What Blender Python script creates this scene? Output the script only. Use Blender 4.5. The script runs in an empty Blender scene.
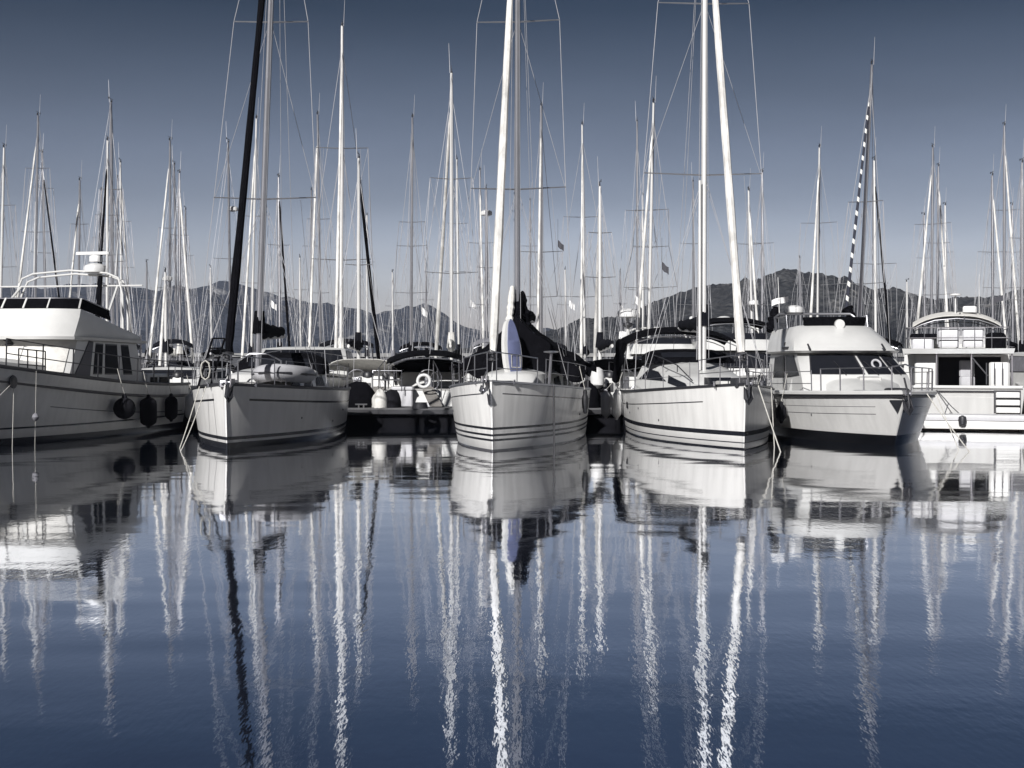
import bpy, math, random
import numpy as np
from mathutils import Vector, noise

random.seed(7)
S = bpy.context.scene
COL = S.collection
R = math.radians

# ------------------------------------------------------------------ camera, world, sun, exposure
F, HZ, CZ = 1350.0, 364.0, 1.75            # focal length in pixels, horizon row, eye height over the water
cam_d = bpy.data.cameras.new('camera')
cam = bpy.data.objects.new('camera', cam_d)
COL.objects.link(cam)
cam.location = (0, 0, CZ)
cam.rotation_euler = (R(90), 0, 0)
cam_d.sensor_width = 36.0
cam_d.lens = 36.0 * F / 1024.0
cam_d.shift_y = (HZ - 384.0) / 1024.0
cam_d.clip_start = 0.1
cam_d.clip_end = 20000
S.camera = cam

SUN_AZ, SUN_EL = 23.0, 32.0                # degrees left of straight behind the camera, degrees up
sv = Vector((-math.sin(R(SUN_AZ)) * math.cos(R(SUN_EL)), -math.cos(R(SUN_AZ)) * math.cos(R(SUN_EL)), math.sin(R(SUN_EL))))

W = bpy.data.worlds.new("World")
S.world = W
W.use_nodes = True
wn, wl = W.node_tree.nodes, W.node_tree.links
wn.clear()
wo = wn.new('ShaderNodeOutputWorld')
bg = wn.new('ShaderNodeBackground')
sky = wn.new('ShaderNodeTexSky')
sky.sky_type = 'NISHITA'
sky.sun_disc = False
sky.sun_elevation = R(SUN_EL)
sky.sun_rotation = math.atan2(sv.x, sv.y)
sky.air_density, sky.dust_density, sky.ozone_density = 1.0, 1.0, 1.0
hs = wn.new('ShaderNodeHueSaturation')
hs.inputs['Saturation'].default_value = 0.75
tcw = wn.new('ShaderNodeTexCoord')
sepw = wn.new('ShaderNodeSeparateXYZ')
rampw = wn.new('ShaderNodeValToRGB')
mulw = wn.new('ShaderNodeMix')
mulw.data_type = 'RGBA'
mulw.blend_type = 'MULTIPLY'
mulw.inputs['Factor'].default_value = 1.0
wl.new(tcw.outputs['Generated'], sepw.inputs[0])
wl.new(sepw.outputs['Z'], rampw.inputs[0])
mpw = wn.new('ShaderNodeMapping'); mpw.inputs['Scale'].default_value = (2.2, 2.2, 9.0)
nzw = wn.new('ShaderNodeTexNoise'); nzw.inputs['Scale'].default_value = 1.6; nzw.inputs['Detail'].default_value = 5
mrw = wn.new('ShaderNodeMapRange')
mrw.inputs[1].default_value, mrw.inputs[2].default_value, mrw.inputs[3].default_value, mrw.inputs[4].default_value = 0.3, 0.7, 0.92, 1.07
mzw = wn.new('ShaderNodeMix'); mzw.data_type = 'RGBA'; mzw.blend_type = 'MULTIPLY'; mzw.inputs['Factor'].default_value = 1.0
wl.new(tcw.outputs['Generated'], mpw.inputs[0]); wl.new(mpw.outputs[0], nzw.inputs['Vector']); wl.new(nzw.outputs[0], mrw.inputs[0])
wl.new(sky.outputs[0], hs.inputs['Color'])
wl.new(hs.outputs[0], mulw.inputs['A'])
wl.new(rampw.outputs[0], mulw.inputs['B'])
wl.new(mulw.outputs['Result'], mzw.inputs['A']); wl.new(mrw.outputs[0], mzw.inputs['B'])
wl.new(mzw.outputs['Result'], bg.inputs[0])
wl.new(bg.outputs[0], wo.inputs[0])
bg.inputs[1].default_value = 0.15
SKY_STOPS = [(0.0, (0.42, 0.39, 0.45)), (0.084, (0.345, 0.322, 0.372)), (0.1206, (0.222, 0.213, 0.247)), (0.192, (0.124, 0.128, 0.152)), (0.254, (0.041, 0.056, 0.077)), (0.32, (0.024, 0.036, 0.059)), (0.6, (0.023, 0.034, 0.055))]
cr = rampw.color_ramp
while len(cr.elements) < len(SKY_STOPS):
    cr.elements.new(0.5)
for e, (p, c) in zip(cr.elements, SKY_STOPS):
    e.position = p
    e.color = (*c, 1)

sun_d = bpy.data.lights.new('sun', 'SUN')
sun_d.energy = 5.0
sun_d.angle = R(0.55)
sun_d.color = (1.0, 0.98, 0.955)
sun = bpy.data.objects.new('sun', sun_d)
COL.objects.link(sun)
sun.rotation_euler = sv.to_track_quat('Z', 'Y').to_euler()
sun.location = (-30, -30, 40)

S.view_settings.view_transform = 'Standard'
S.view_settings.look = 'None'
S.view_settings.exposure = 0.44
S.view_settings.gamma = 1.0
S.view_settings.use_curve_mapping = False
S.cycles.use_denoising = True
S.cycles.max_bounces = 8
S.cycles.glossy_bounces = 4
S.cycles.caustics_reflective = False
S.cycles.caustics_refractive = False
S.cycles.volume_bounces = 0

# ------------------------------------------------------------------ materials
def nodes_of(name):
    m = bpy.data.materials.new(name)
    m.use_nodes = True
    nt = m.node_tree
    return m, nt, nt.nodes['Principled BSDF']

def mat(name, col, rough=0.5, metal=0.0, var=0.12, scale=3.0, bump=0.0, bscale=40.0, spec=0.5, stretch=None):
    """Plain coloured surface with slight uneven tone, mottled gloss and optional relief."""
    m, nt, p = nodes_of(name)
    tc = nt.nodes.new('ShaderNodeTexCoord')
    src = tc.outputs['Object']
    if stretch:
        mp = nt.nodes.new('ShaderNodeMapping')
        mp.inputs['Scale'].default_value = stretch
        nt.links.new(src, mp.inputs[0])
        src = mp.outputs[0]
    n = nt.nodes.new('ShaderNodeTexNoise')
    n.inputs['Scale'].default_value = scale
    n.inputs['Detail'].default_value = 6
    n.inputs['Roughness'].default_value = 0.65
    nt.links.new(src, n.inputs['Vector'])
    mr = nt.nodes.new('ShaderNodeMapRange')
    mr.inputs[1].default_value, mr.inputs[2].default_value = 0.3, 0.7
    mr.inputs[3].default_value, mr.inputs[4].default_value = 1 - var, 1 + var * 0.4
    nt.links.new(n.outputs[0], mr.inputs[0])
    mx = nt.nodes.new('ShaderNodeMix')
    mx.data_type = 'RGBA'
    mx.blend_type = 'MULTIPLY'
    mx.inputs['Factor'].default_value = 1
    mx.inputs['A'].default_value = (*col, 1)
    nt.links.new(mr.outputs[0], mx.inputs['B'])
    nt.links.new(mx.outputs['Result'], p.inputs['Base Color'])
    p.inputs['Roughness'].default_value = rough
    p.inputs['Metallic'].default_value = metal
    p.inputs['Specular IOR Level'].default_value = spec
    if bump:
        b = nt.nodes.new('ShaderNodeBump')
        n2 = nt.nodes.new('ShaderNodeTexNoise')
        n2.inputs['Scale'].default_value = bscale
        n2.inputs['Detail'].default_value = 4
        nt.links.new(src, n2.inputs['Vector'])
        nt.links.new(n2.outputs[0], b.inputs['Height'])
        b.inputs['Distance'].default_value = bump
        nt.links.new(b.outputs[0], p.inputs['Normal'])
    return m

def math_node(nt, op, a, b=None):
    n = nt.nodes.new('ShaderNodeMath')
    n.operation = op
    for i, v in enumerate((a, b)):
        if v is None:
            continue
        if isinstance(v, (int, float)):
            n.inputs[i].default_value = v
        else:
            nt.links.new(v, n.inputs[i])
    return n.outputs[0]

def hull_mat(name, base, zbands=(), sbands=(), rough=0.22, dirt=0.10):
    """Gelcoat: bands by height over the water (zbands) and by distance below the sheer (sbands: d0,d1,t0,t1,colour);
    faint run-down streaks and a scum line of grime."""
    m, nt, p = nodes_of(name)
    L = nt.links
    u1 = nt.nodes.new('ShaderNodeUVMap'); u1.uv_map = 'height'
    u2 = nt.nodes.new('ShaderNodeUVMap'); u2.uv_map = 'sheer'
    s1 = nt.nodes.new('ShaderNodeSeparateXYZ'); L.new(u1.outputs[0], s1.inputs[0])
    s2 = nt.nodes.new('ShaderNodeSeparateXYZ'); L.new(u2.outputs[0], s2.inputs[0])
    tc = nt.nodes.new('ShaderNodeTexCoord')
    mp = nt.nodes.new('ShaderNodeMapping'); mp.inputs['Scale'].default_value = (5.0, 5.0, 0.5)
    L.new(tc.outputs['Object'], mp.inputs[0])
    n = nt.nodes.new('ShaderNodeTexNoise'); n.inputs['Scale'].default_value = 1.3; n.inputs['Detail'].default_value = 7
    L.new(mp.outputs[0], n.inputs['Vector'])
    n3 = nt.nodes.new('ShaderNodeTexNoise'); n3.inputs['Scale'].default_value = 1.1; n3.inputs['Detail'].default_value = 5
    L.new(tc.outputs['Object'], n3.inputs['Vector'])
    mr = nt.nodes.new('ShaderNodeMapRange')
    mr.inputs[1].default_value, mr.inputs[2].default_value, mr.inputs[3].default_value, mr.inputs[4].default_value = 0.35, 0.75, 1.0, 1 - dirt
    L.new(n.outputs[0], mr.inputs[0])
    mr3 = nt.nodes.new('ShaderNodeMapRange')
    mr3.inputs[1].default_value, mr3.inputs[2].default_value, mr3.inputs[3].default_value, mr3.inputs[4].default_value = 0.3, 0.7, 0.93, 1.03
    L.new(n3.outputs[0], mr3.inputs[0])
    # grime just above the water
    gz = nt.nodes.new('ShaderNodeMapRange')
    gz.inputs[1].default_value, gz.inputs[2].default_value, gz.inputs[3].default_value, gz.inputs[4].default_value = 0.02, 0.28, 0.72, 1.0
    zn = math_node(nt, 'ADD', s1.outputs['Y'], math_node(nt, 'MULTIPLY', math_node(nt, 'SUBTRACT', n.outputs[0], 0.5), 0.25))
    L.new(zn, gz.inputs[0])
    g = math_node(nt, 'MULTIPLY', math_node(nt, 'MULTIPLY', mr.outputs[0], mr3.outputs[0]), gz.outputs[0])
    mx = nt.nodes.new('ShaderNodeMix'); mx.data_type = 'RGBA'; mx.blend_type = 'MULTIPLY'; mx.inputs['Factor'].default_value = 1
    mx.inputs['A'].default_value = (*base, 1)
    L.new(g, mx.inputs['B'])
    cur = mx.outputs['Result']
    def band(src, a, b, col, extra=None):
        nonlocal cur
        f = math_node(nt, 'MULTIPLY', math_node(nt, 'GREATER_THAN', src, a), math_node(nt, 'LESS_THAN', src, b))
        if extra:
            f = math_node(nt, 'MULTIPLY', f, math_node(nt, 'MULTIPLY', math_node(nt, 'GREATER_THAN', s2.outputs['X'], extra[0]), math_node(nt, 'LESS_THAN', s2.outputs['X'], extra[1])))
        k = nt.nodes.new('ShaderNodeMix'); k.data_type = 'RGBA'
        L.new(f, k.inputs['Factor']); L.new(cur, k.inputs['A']); k.inputs['B'].default_value = (*col, 1)
        cur = k.outputs['Result']
    for a, b, c in zbands:
        band(s1.outputs['Y'], a, b, c)
    for a, b, t0, t1, c in sbands:
        band(s2.outputs['Y'], a, b, c, (t0, t1))
    L.new(cur, p.inputs['Base Color'])
    p.inputs['Roughness'].default_value = rough
    p.inputs['Coat Weight'].default_value = 0.06
    p.inputs['Specular IOR Level'].default_value = 0.3
    p.inputs['Coat Roughness'].default_value = 0.08
    bm_ = nt.nodes.new('ShaderNodeBump'); bm_.inputs['Distance'].default_value = 0.01; bm_.inputs['Strength'].default_value = 0.35
    L.new(n3.outputs[0], bm_.inputs['Height']); L.new(bm_.outputs[0], p.inputs['Normal'])
    return m

NAVY = (0.012, 0.014, 0.022)
M = {
    'gel': mat('white_gelcoat', (0.54, 0.54, 0.533), 0.3, var=0.10, scale=1.6),
    'gelgrey': mat('grey_gelcoat', (0.42, 0.42, 0.44), 0.4, var=0.15),
    'deck': mat('nonskid_deck', (0.47, 0.465, 0.455), 0.7, var=0.15, bump=0.002, bscale=180),
    'mast': mat('painted_mast', (0.62, 0.615, 0.605), 0.32, metal=0.15, var=0.12, scale=1.0),
    'alu': mat('anodised_mast', (0.36, 0.36, 0.38), 0.36, metal=0.8, var=0.15, scale=1.0),
    'steel': mat('stainless_steel', (0.30, 0.30, 0.32), 0.3, metal=0.85, var=0.1),
    'wire': mat('rigging_wire', (0.42, 0.42, 0.44), 0.45, metal=0.3, var=0.2),
    'black': mat('black_canvas', (0.004, 0.004, 0.0055), 0.95, var=0.4, scale=5, bump=0.01, bscale=9, spec=0.04),
    'navy': mat('navy_canvas', (0.009, 0.0095, 0.013), 0.95, var=0.4, scale=5, bump=0.01, bscale=9, spec=0.05),
    'greycan': mat('grey_canvas', (0.17, 0.17, 0.19), 0.85, var=0.3, scale=5, bump=0.01, bscale=9, spec=0.2),
    'whitecan': mat('white_canvas', (0.60, 0.59, 0.565), 0.8, var=0.2, scale=4, bump=0.012, bscale=8, spec=0.2),
    'sail': mat('furled_sailcloth', (0.62, 0.61, 0.59), 0.75, var=0.5, scale=2.2, bump=0.012, bscale=7, stretch=(1, 1, 0.5)),
    'glass': mat('tinted_glass', (0.012, 0.013, 0.017), 0.18, var=0.2, scale=2, spec=0.12),
    'smoke': mat('grey_window_cover', (0.10, 0.10, 0.115), 0.7, var=0.2, scale=20),
    'rubber': mat('black_rubber', (0.012, 0.012, 0.014), 0.55, var=0.3, spec=0.3),
    'fcover': mat('dark_fender_cover', (0.009, 0.009, 0.012), 0.95, var=0.4, bump=0.006, bscale=60, spec=0.15),
    'fwhite': mat('white_vinyl', (0.60, 0.60, 0.60), 0.4, var=0.2),
    'rope': mat('pale_rope', (0.45, 0.44, 0.41), 0.9, var=0.3, scale=20),
    'trim': mat('dark_trim', (0.02, 0.02, 0.024), 0.45, var=0.3),
    'inflat': mat('grey_hypalon', (0.36, 0.36, 0.38), 0.6, var=0.2),
    'blue': mat('blue_board_foam', (0.095, 0.11, 0.20), 0.5, var=0.25, scale=3),
    'concrete': mat('pontoon_concrete', (0.085, 0.085, 0.09), 0.9, var=0.35, bump=0.01, bscale=14),
    'float': mat('pontoon_float', (0.006, 0.006, 0.008), 0.9, var=0.4, spec=0.08),
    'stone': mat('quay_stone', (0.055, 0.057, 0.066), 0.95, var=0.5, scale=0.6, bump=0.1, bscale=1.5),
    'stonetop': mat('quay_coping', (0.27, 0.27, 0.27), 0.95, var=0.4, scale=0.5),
    'flagw': mat('white_flag_cloth', (0.72, 0.72, 0.72), 0.9, var=0.1),
    'flagd': mat('dark_flag_cloth', (0.05, 0.05, 0.06), 0.9, var=0.1),
    'teak': mat('weathered_teak', (0.20, 0.19, 0.18), 0.8, var=0.35, scale=2, stretch=(1, 14, 1)),
}

M['glass'].node_tree.nodes['Principled BSDF'].inputs['IOR'].default_value = 1.14

# spiral stripe for the one sail with a banded cover
def striped():
    m, nt, p = nodes_of('striped_sail_cover')
    tc = nt.nodes.new('ShaderNodeTexCoord')
    sp = nt.nodes.new('ShaderNodeSeparateXYZ'); nt.links.new(tc.outputs['Object'], sp.inputs[0])
    v = math_node(nt, 'FRACT', math_node(nt, 'ADD', math_node(nt, 'MULTIPLY', sp.outputs['Z'], 1.9), math_node(nt, 'MULTIPLY', sp.outputs['Y'], 1.6)))
    f = math_node(nt, 'GREATER_THAN', v, 0.68)
    k = nt.nodes.new('ShaderNodeMix'); k.data_type = 'RGBA'
    nt.links.new(f, k.inputs['Factor'])
    k.inputs['A'].default_value = (0.016, 0.018, 0.03, 1); k.inputs['B'].default_value = (0.6, 0.6, 0.58, 1)
    nt.links.new(k.outputs['Result'], p.inputs['Base Color'])
    p.inputs['Roughness'].default_value = 0.85
    return m
M['stripe'] = striped()

# ------------------------------------------------------------------ mesh helpers
class MB:
    def __init__(s):
        s.v, s.f, s.uv1, s.uv2 = [], [], None, None
    def add(s, vs, fs):
        o = len(s.v)
        s.v += [tuple(map(float, p)) for p in vs]
        s.f += [tuple(i + o for i in f) for f in fs]
        return s
    def box(s, a, b):
        (x0, y0, z0), (x1, y1, z1) = a, b
        vs = [(x0, y0, z0), (x1, y0, z0), (x1, y1, z0), (x0, y1, z0), (x0, y0, z1), (x1, y0, z1), (x1, y1, z1), (x0, y1, z1)]
        return s.add(vs, [(3, 2, 1, 0), (4, 5, 6, 7), (0, 1, 5, 4), (1, 2, 6, 5), (2, 3, 7, 6), (3, 0, 4, 7)])
    def rbox(s, a, b, r=0.03):
        """Box with chamfered vertical and top edges."""
        (x0, y0, z0), (x1, y1, z1) = a, b
        def ring(z, i):
            return [(x0 + i + r, y0 + i, z), (x1 - i - r, y0 + i, z), (x1 - i, y0 + i + r, z), (x1 - i, y1 - i - r, z),
                    (x1 - i - r, y1 - i, z), (x0 + i + r, y1 - i, z), (x0 + i, y1 - i - r, z), (x0 + i, y0 + i + r, z)]
        return s.loft([ring(z0, 0), ring(z1 - r, 0), ring(z1 - r * 0.3, r * 0.3), ring(z1, r)], caps=True)
    def tube(s, path, r, n=8, flat=1.0, caps=True, closed=False):
        P = [Vector(p) for p in path]
        k = len(P)
        rs = r if isinstance(r, (list, tuple)) else [r] * k
        up = None
        vs = []
        for i in range(k):
            if closed:
                t = (P[(i + 1) % k] - P[i - 1])
            else:
                t = (P[min(i + 1, k - 1)] - P[max(i - 1, 0)])
            t.normalize()
            if up is None:
                up = Vector((1, 0, 0)) if abs(t.x) < 0.8 else Vector((0, 0, 1))
            a = (up - t * up.dot(t)).normalized()
            b = t.cross(a)
            up = a
            for j in range(n):
                w = 2 * math.pi * j / n
                vs.append(P[i] + a * (rs[i] * math.cos(w)) + b * (rs[i] * flat * math.sin(w)))
        fs = []
        for i in range(k if closed else k - 1):
            for j in range(n):
                i2 = (i + 1) % k
                fs.append((i * n + j, i * n + (j + 1) % n, i2 * n + (j + 1) % n, i2 * n + j))
        if caps and not closed:
            fs.append(tuple(range(n))[::-1])
            fs.append(tuple((k - 1) * n + j for j in range(n)))
        return s.add(vs, fs)
    def lathe(s, prof, c=(0, 0, 0), n=16, axis='z'):
        rings = []
        for r, h in prof:
            ring = []
            for j in range(n):
                w = 2 * math.pi * j / n
                p = (r * math.cos(w), r * math.sin(w), h)
                if axis == 'x':
                    p = (h, p[0], p[1])
                elif axis == 'y':
                    p = (p[1], h, p[0])
                ring.append((p[0] + c[0], p[1] + c[1], p[2] + c[2]))
            rings.append(ring)
        return s.loft(rings, caps=True)
    def loft(s, rings, caps=False, closed=True):
        n = len(rings[0])
        vs = [p for r_ in rings for p in r_]
        fs = []
        for i in range(len(rings) - 1):
            for j in range(n if closed else n - 1):
                j2 = (j + 1) % n
                fs.append((i * n + j, i * n + j2, (i + 1) * n + j2, (i + 1) * n + j))
        if caps:
            fs.append(tuple(range(n))[::-1])
            fs.append(tuple((len(rings) - 1) * n + j for j in range(n)))
        return s.add(vs, fs)
    def sheet(s, grid, th=0.01):
        """A grid of points given a thickness (a thin shell with its own back and rim)."""
        G = np.array(grid, float)
        a, b = G.shape[:2]
        du = np.gradient(G, axis=0) if a > 1 else np.zeros_like(G)
        dv = np.gradient(G, axis=1)
        nn = np.cross(du, dv)
        nn /= np.linalg.norm(nn, axis=2, keepdims=True) + 1e-9
        H = G - nn * th
        vs = list(G.reshape(-1, 3)) + list(H.reshape(-1, 3))
        o = a * b
        fs = []
        for i in range(a - 1):
            for j in range(b - 1):
                q = (i * b + j, (i + 1) * b + j, (i + 1) * b + j + 1, i * b + j + 1)
                fs.append(q)
                fs.append(tuple(o + k for k in q[::-1]))
        edge = [(0, j) for j in range(b)] + [(i, b - 1) for i in range(1, a)] + [(a - 1, j) for j in range(b - 2, -1, -1)] + [(i, 0) for i in range(a - 2, 0, -1)]
        for k in range(len(edge)):
            p, q = edge[k], edge[(k + 1) % len(edge)]
            ip, iq = p[0] * b + p[1], q[0] * b + q[1]
            fs.append((ip, iq, o + iq, o + ip))
        return s.add(vs, fs)
    def build(s, name, m, parent=None, ang=38):
        me = bpy.data.meshes.new(name)
        me.from_pydata(s.v, [], s.f)
        me.validate()
        if s.uv1 is not None:
            for nm, arr in (('height', s.uv1), ('sheer', s.uv2)):
                lay = me.uv_layers.new(name=nm)
                for lp in me.loops:
                    lay.data[lp.index].uv = arr[lp.vertex_index]
        import bmesh
        bm = bmesh.new(); bm.from_mesh(me)
        bmesh.ops.recalc_face_normals(bm, faces=bm.faces)
        bm.to_mesh(me); bm.free()
        for p in me.polygons:
            p.use_smooth = True
        me.set_sharp_from_angle(angle=R(ang))
        me.materials.append(M[m] if isinstance(m, str) else m)
        o = bpy.data.objects.new(name, me)
        COL.objects.link(o)
        if parent is not None:
            o.parent = parent
        return o

def tag(o, label=None, cat=None, group=None, kind=None):
    if label: o['label'] = label
    if cat: o['category'] = cat
    if group: o['group'] = group
    if kind: o['kind'] = kind
    return o

def empty(name, loc, rz, label, cat, group=None):
    o = bpy.data.objects.new(name, None)
    COL.objects.link(o)
    o.empty_display_size = 0.3
    o.location = loc
    o.rotation_euler = (0, 0, rz)
    return tag(o, label, cat, group)

def world_x(px, d): return (px - 512.0) * d / F
def world_z(py, d): return CZ - (py - HZ) * d / F
def heading(psi): # psi degrees: bow towards the camera, turned psi to the left of the picture
    return math.atan2(-math.cos(R(psi)), -math.sin(R(psi)))
def to_local(root, p):
    c, s_ = math.cos(-root.rotation_euler.z), math.sin(-root.rotation_euler.z)
    x, y = p[0] - root.location.x, p[1] - root.location.y
    return (c * x - s_ * y, s_ * x + c * y, p[2] - root.location.z)
def to_world(root, p):
    c, s_ = math.cos(root.rotation_euler.z), math.sin(root.rotation_euler.z)
    return (root.location.x + c * p[0] - s_ * p[1], root.location.y + s_ * p[0] + c * p[1], p[2] + root.location.z)

# ------------------------------------------------------------------ hull
class Hull:
    """Local frame: +x forward, +y port, stem head at x = ox."""
    def __init__(s, L, B, zbow, zmid, zst, ox=0.0, p=1.9, tm=0.42, tr=0.8, rake=0.5, kwm=0.9, kwb=0.6, fe=0.8, draft=0.45, srake=-0.3):
        s.__dict__.update(L=L, B=B, zbow=zbow, zmid=zmid, zst=zst, ox=ox, p=p, tm=tm, tr=tr, rake=rake, kwm=kwm, kwb=kwb, fe=fe, draft=draft, srake=srake)
    def hb(s, t):
        if t < s.tm:
            u = t / s.tm
            f = s.tr + (1 - s.tr) * (1 - (1 - u) ** 2)
        else:
            f = 1 - ((t - s.tm) / (1 - s.tm)) ** s.p
        return max(s.B / 2 * f, 0.018)
    def zs(s, t):
        a, b, c = s.zst, s.zmid, s.zbow     # through t=0, 0.4, 1
        l0 = (t - .4) * (t - 1) / .4
        l1 = t * (t - 1) / (.4 * -.6)
        l2 = t * (t - .4) / .6
        return a * l0 + b * l1 + c * l2
    def pt(s, t, z, side=1, out=0.0):
        zs = s.zs(t)
        hb = s.hb(t)
        kw = s.kwm + (s.kwb - s.kwm) * t ** 3
        hw = hb * kw
        if z >= 0:
            y = hw + (hb - hw) * min(z / zs, 1.0) ** s.fe
        else:
            y = hw * math.sqrt(max(0, 1 - (z / s.draft) ** 2)) ** 0.8
        x = s.ox - s.L * (1 - t) - s.rake * (1 - z / zs) * t ** 7 + s.srake * (z / zs) * (1 - t) ** 6
        return (x, side * (y + out), z)
    def sheer(s, t, side=1, dz=0.0, out=0.0):
        x, y, z = s.pt(t, s.zs(t), side, out)
        return (x, y, z + dz)
    def t_at(s, x): return min(1, max(0, 1 - (s.ox - x) / s.L))
    def mesh(s, nt=44):
        b = MB()
        b.uv1, b.uv2 = [], []
        lv = [-.999, -.8, -.4] 
        fr = [0, .06, .14, .24, .36, .48, .6, .72, .84, .93, 1]
        ts = [1 - (1 - i / (nt - 1)) ** 1.35 for i in range(nt)]
        n = len(lv) + len(fr)
        for side in (1, -1):
            o = len(b.v)
            for t in ts:
                zs = s.zs(t)
                for z in [l * s.draft for l in lv] + [f * zs for f in fr]:
                    p = s.pt(t, z, side)
                    b.v.append(p)
                    b.uv1.append((p[0], z))
                    b.uv2.append((t, zs - z))
            for i in range(nt - 1):
                for j in range(n - 1):
                    q = (o + i * n + j, o + (i + 1) * n + j, o + (i + 1) * n + j + 1, o + i * n + j + 1)
                    b.f.append(q if side < 0 else q[::-1])
        # stem closing strip and transom
        o2 = nt * n
        a0, a1 = (nt - 1) * n, o2 + (nt - 1) * n
        for j in range(n - 1):
            b.f.append((a0 + j, a0 + j + 1, a1 + j + 1, a1 + j))
        o = len(b.v)
        for k in (0, o2):
            for j in range(n):
                b.v.append(b.v[k + j]); b.uv1.append(b.uv1[k + j]); b.uv2.append(b.uv2[k + j])
        for j in range(n - 1):
            b.f.append((o + j, o + n + j, o + n + j + 1, o + j + 1))
        return b
    def deck(s, nt=40, camber=0.06, dz=-0.025, inset=0.01):
        b = MB()
        g = []
        for i in range(nt):
            t = 1 - (1 - i / (nt - 1)) ** 1.35
            x, y, z = s.sheer(t)
            row = []
            for k in range(9):
                u = -1 + 2 * k / 8
                row.append((x - 0.0, (y - inset) * u, z + dz + camber * (1 - u * u) * min(1, y)))
            g.append(row)
        return b.sheet(g, 0.02)
    def outlets(s, root, spots):
        for t, z, sd in spots:
            p = s.pt(t, z, sd, .004)
            MB().lathe([(.008, -.012), (.022, -.010), (.026, .004), (.018, .012), (.008, .006)], p, 10, 'y').build('drain_outlet', 'trim', root)
    def rail(s, r=0.02, dz=0.0, t0=0.0, t1=1.0, n=40, out=0.0, sides=(1, -1), b=None, ns=6):
        b = b or MB()
        for sd in sides:
            b.tube([s.sheer(t0 + (t1 - t0) * i / (n - 1), sd, dz, out) for i in range(n)], r, ns)
        return b
    def line_at(s, below, r, t0, t1, out=0.0, n=40, sides=(1, -1), b=None, flat=1.0):
        b = b or MB()
        for sd in sides:
            b.tube([s.pt(t, s.zs(t) - below, sd, out) for t in [t0 + (t1 - t0) * i / (n - 1) for i in range(n)]], r, 6, flat)
        return b

# ------------------------------------------------------------------ deckhouse: stacked rounded rings
class House:
    """rings: (z_front, z_back, x_front, x_back, half width front, half width back, bulge)."""
    def __init__(s, rings, e=4.0):
        s.r = []
        for zf, zb, xf, xb, wf, wb, bu in rings:
            ring = []
            def z_at(x):
                k = (xf - x) / (xf - xb) if xf != xb else 0
                return zf + (zb - zf) * max(0, min(1, k))
            for i in range(11):
                u = 1 - 2 * i / 10
                uu = math.copysign(abs(u) ** 0.8, u)
                x = xf + bu * (1 - abs(uu) ** e)
                ring.append((x, wf * uu, z_at(x)))
            for i in range(1, 6):
                w = i / 5
                x = xf + (xb - xf) * w
                ring.append((x, -(wf + (wb - wf) * w), z_at(x)))
            ring.append((xb, wb, z_at(xb)))
            for i in range(1, 5):
                w = 1 - i / 5
                x = xf + (xb - xf) * w
                ring.append((x, wf + (wb - wf) * w, z_at(x)))
            s.r.append(ring)
    def mesh(s, crown=0.06):
        b = MB()
        b.loft(s.r, caps=False)
        n = len(s.r[0])
        top = s.r[-1]
        c = np.mean(np.array(top), axis=0)
        o = len(b.v)
        base = o - n
        mid = [tuple(np.array(p) * 0.55 + c * 0.45 + np.array((0, 0, crown * 0.8))) for p in top]
        b.v += mid
        b.v.append((c[0], c[1], c[2] + crown))
        for j in range(n):
            j2 = (j + 1) % n
            b.f.append((base + j, base + j2, o + j2, o + j))
            b.f.append((o + j, o + j2, o + n))
        return b
    def ev(s, q, v):
        n = len(s.r[0])
        k = min(int(v), len(s.r) - 2)
        fv = v - k
        i = int(math.floor(q)); fi = q - i
        def P(kk):
            a, c = np.array(s.r[kk][i % n]), np.array(s.r[kk][(i + 1) % n])
            return a + (c - a) * fi
        return P(k) * (1 - fv) + P(k + 1) * fv
    def panel(s, b, c4, th=0.012, nx=8, ny=3, off=0.012):
        """c4: (q,v) corners lower-a, lower-b, upper-b, upper-a."""
        g = []
        for i in range(nx + 1):
            a = i / nx
            row = []
            for j in range(ny + 1):
                w = j / ny
                q = (c4[0][0] * (1 - a) + c4[1][0] * a) * (1 - w) + (c4[3][0] * (1 - a) + c4[2][0] * a) * w
                v = (c4[0][1] * (1 - a) + c4[1][1] * a) * (1 - w) + (c4[3][1] * (1 - a) + c4[2][1] * a) * w
                row.append(s.ev(q, v))
            g.append(row)
        G = np.array(g)
        nn = np.cross(np.gradient(G, axis=0), np.gradient(G, axis=1))
        nn /= np.linalg.norm(nn, axis=2, keepdims=True) + 1e-9
        c = np.mean(np.array(s.r[0]), axis=0)
        if np.mean(nn[..., :2] * (G[..., :2] - c[:2])) < 0:
            nn = -nn
            G = G[::-1]; nn = nn[::-1]
        G = G + nn * off
        b.sheet(G, th)
        return b

def front(u): return 5 - 5 * math.copysign(abs(u) ** 1.25, u)
def stbd(w): return 10 + 5 * w
def port(w): return 21 - 5 * w

def windows(house, specs, parent, name='window', glass='glass', frame=True, fm='trim'):
    """Each window a part: a dark pane with a thin frame proud of the wall behind it."""
    for c4 in specs:
        cq = sum(c[0] for c in c4) / 4; cv = sum(c[1] for c in c4) / 4
        big = [(cq + (c[0] - cq) * 1.07 , cv + (c[1] - cv) * 1.10) for c in c4]
        w = house.panel(MB(), c4, off=0.016).build(name, glass, parent)
        if frame:
            house.panel(MB(), big, off=0.008).build('window_frame', fm, w)

def q4(a, b, v0, v1): return [(a, v0), (b, v0), (b, v1), (a, v1)]

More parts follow.
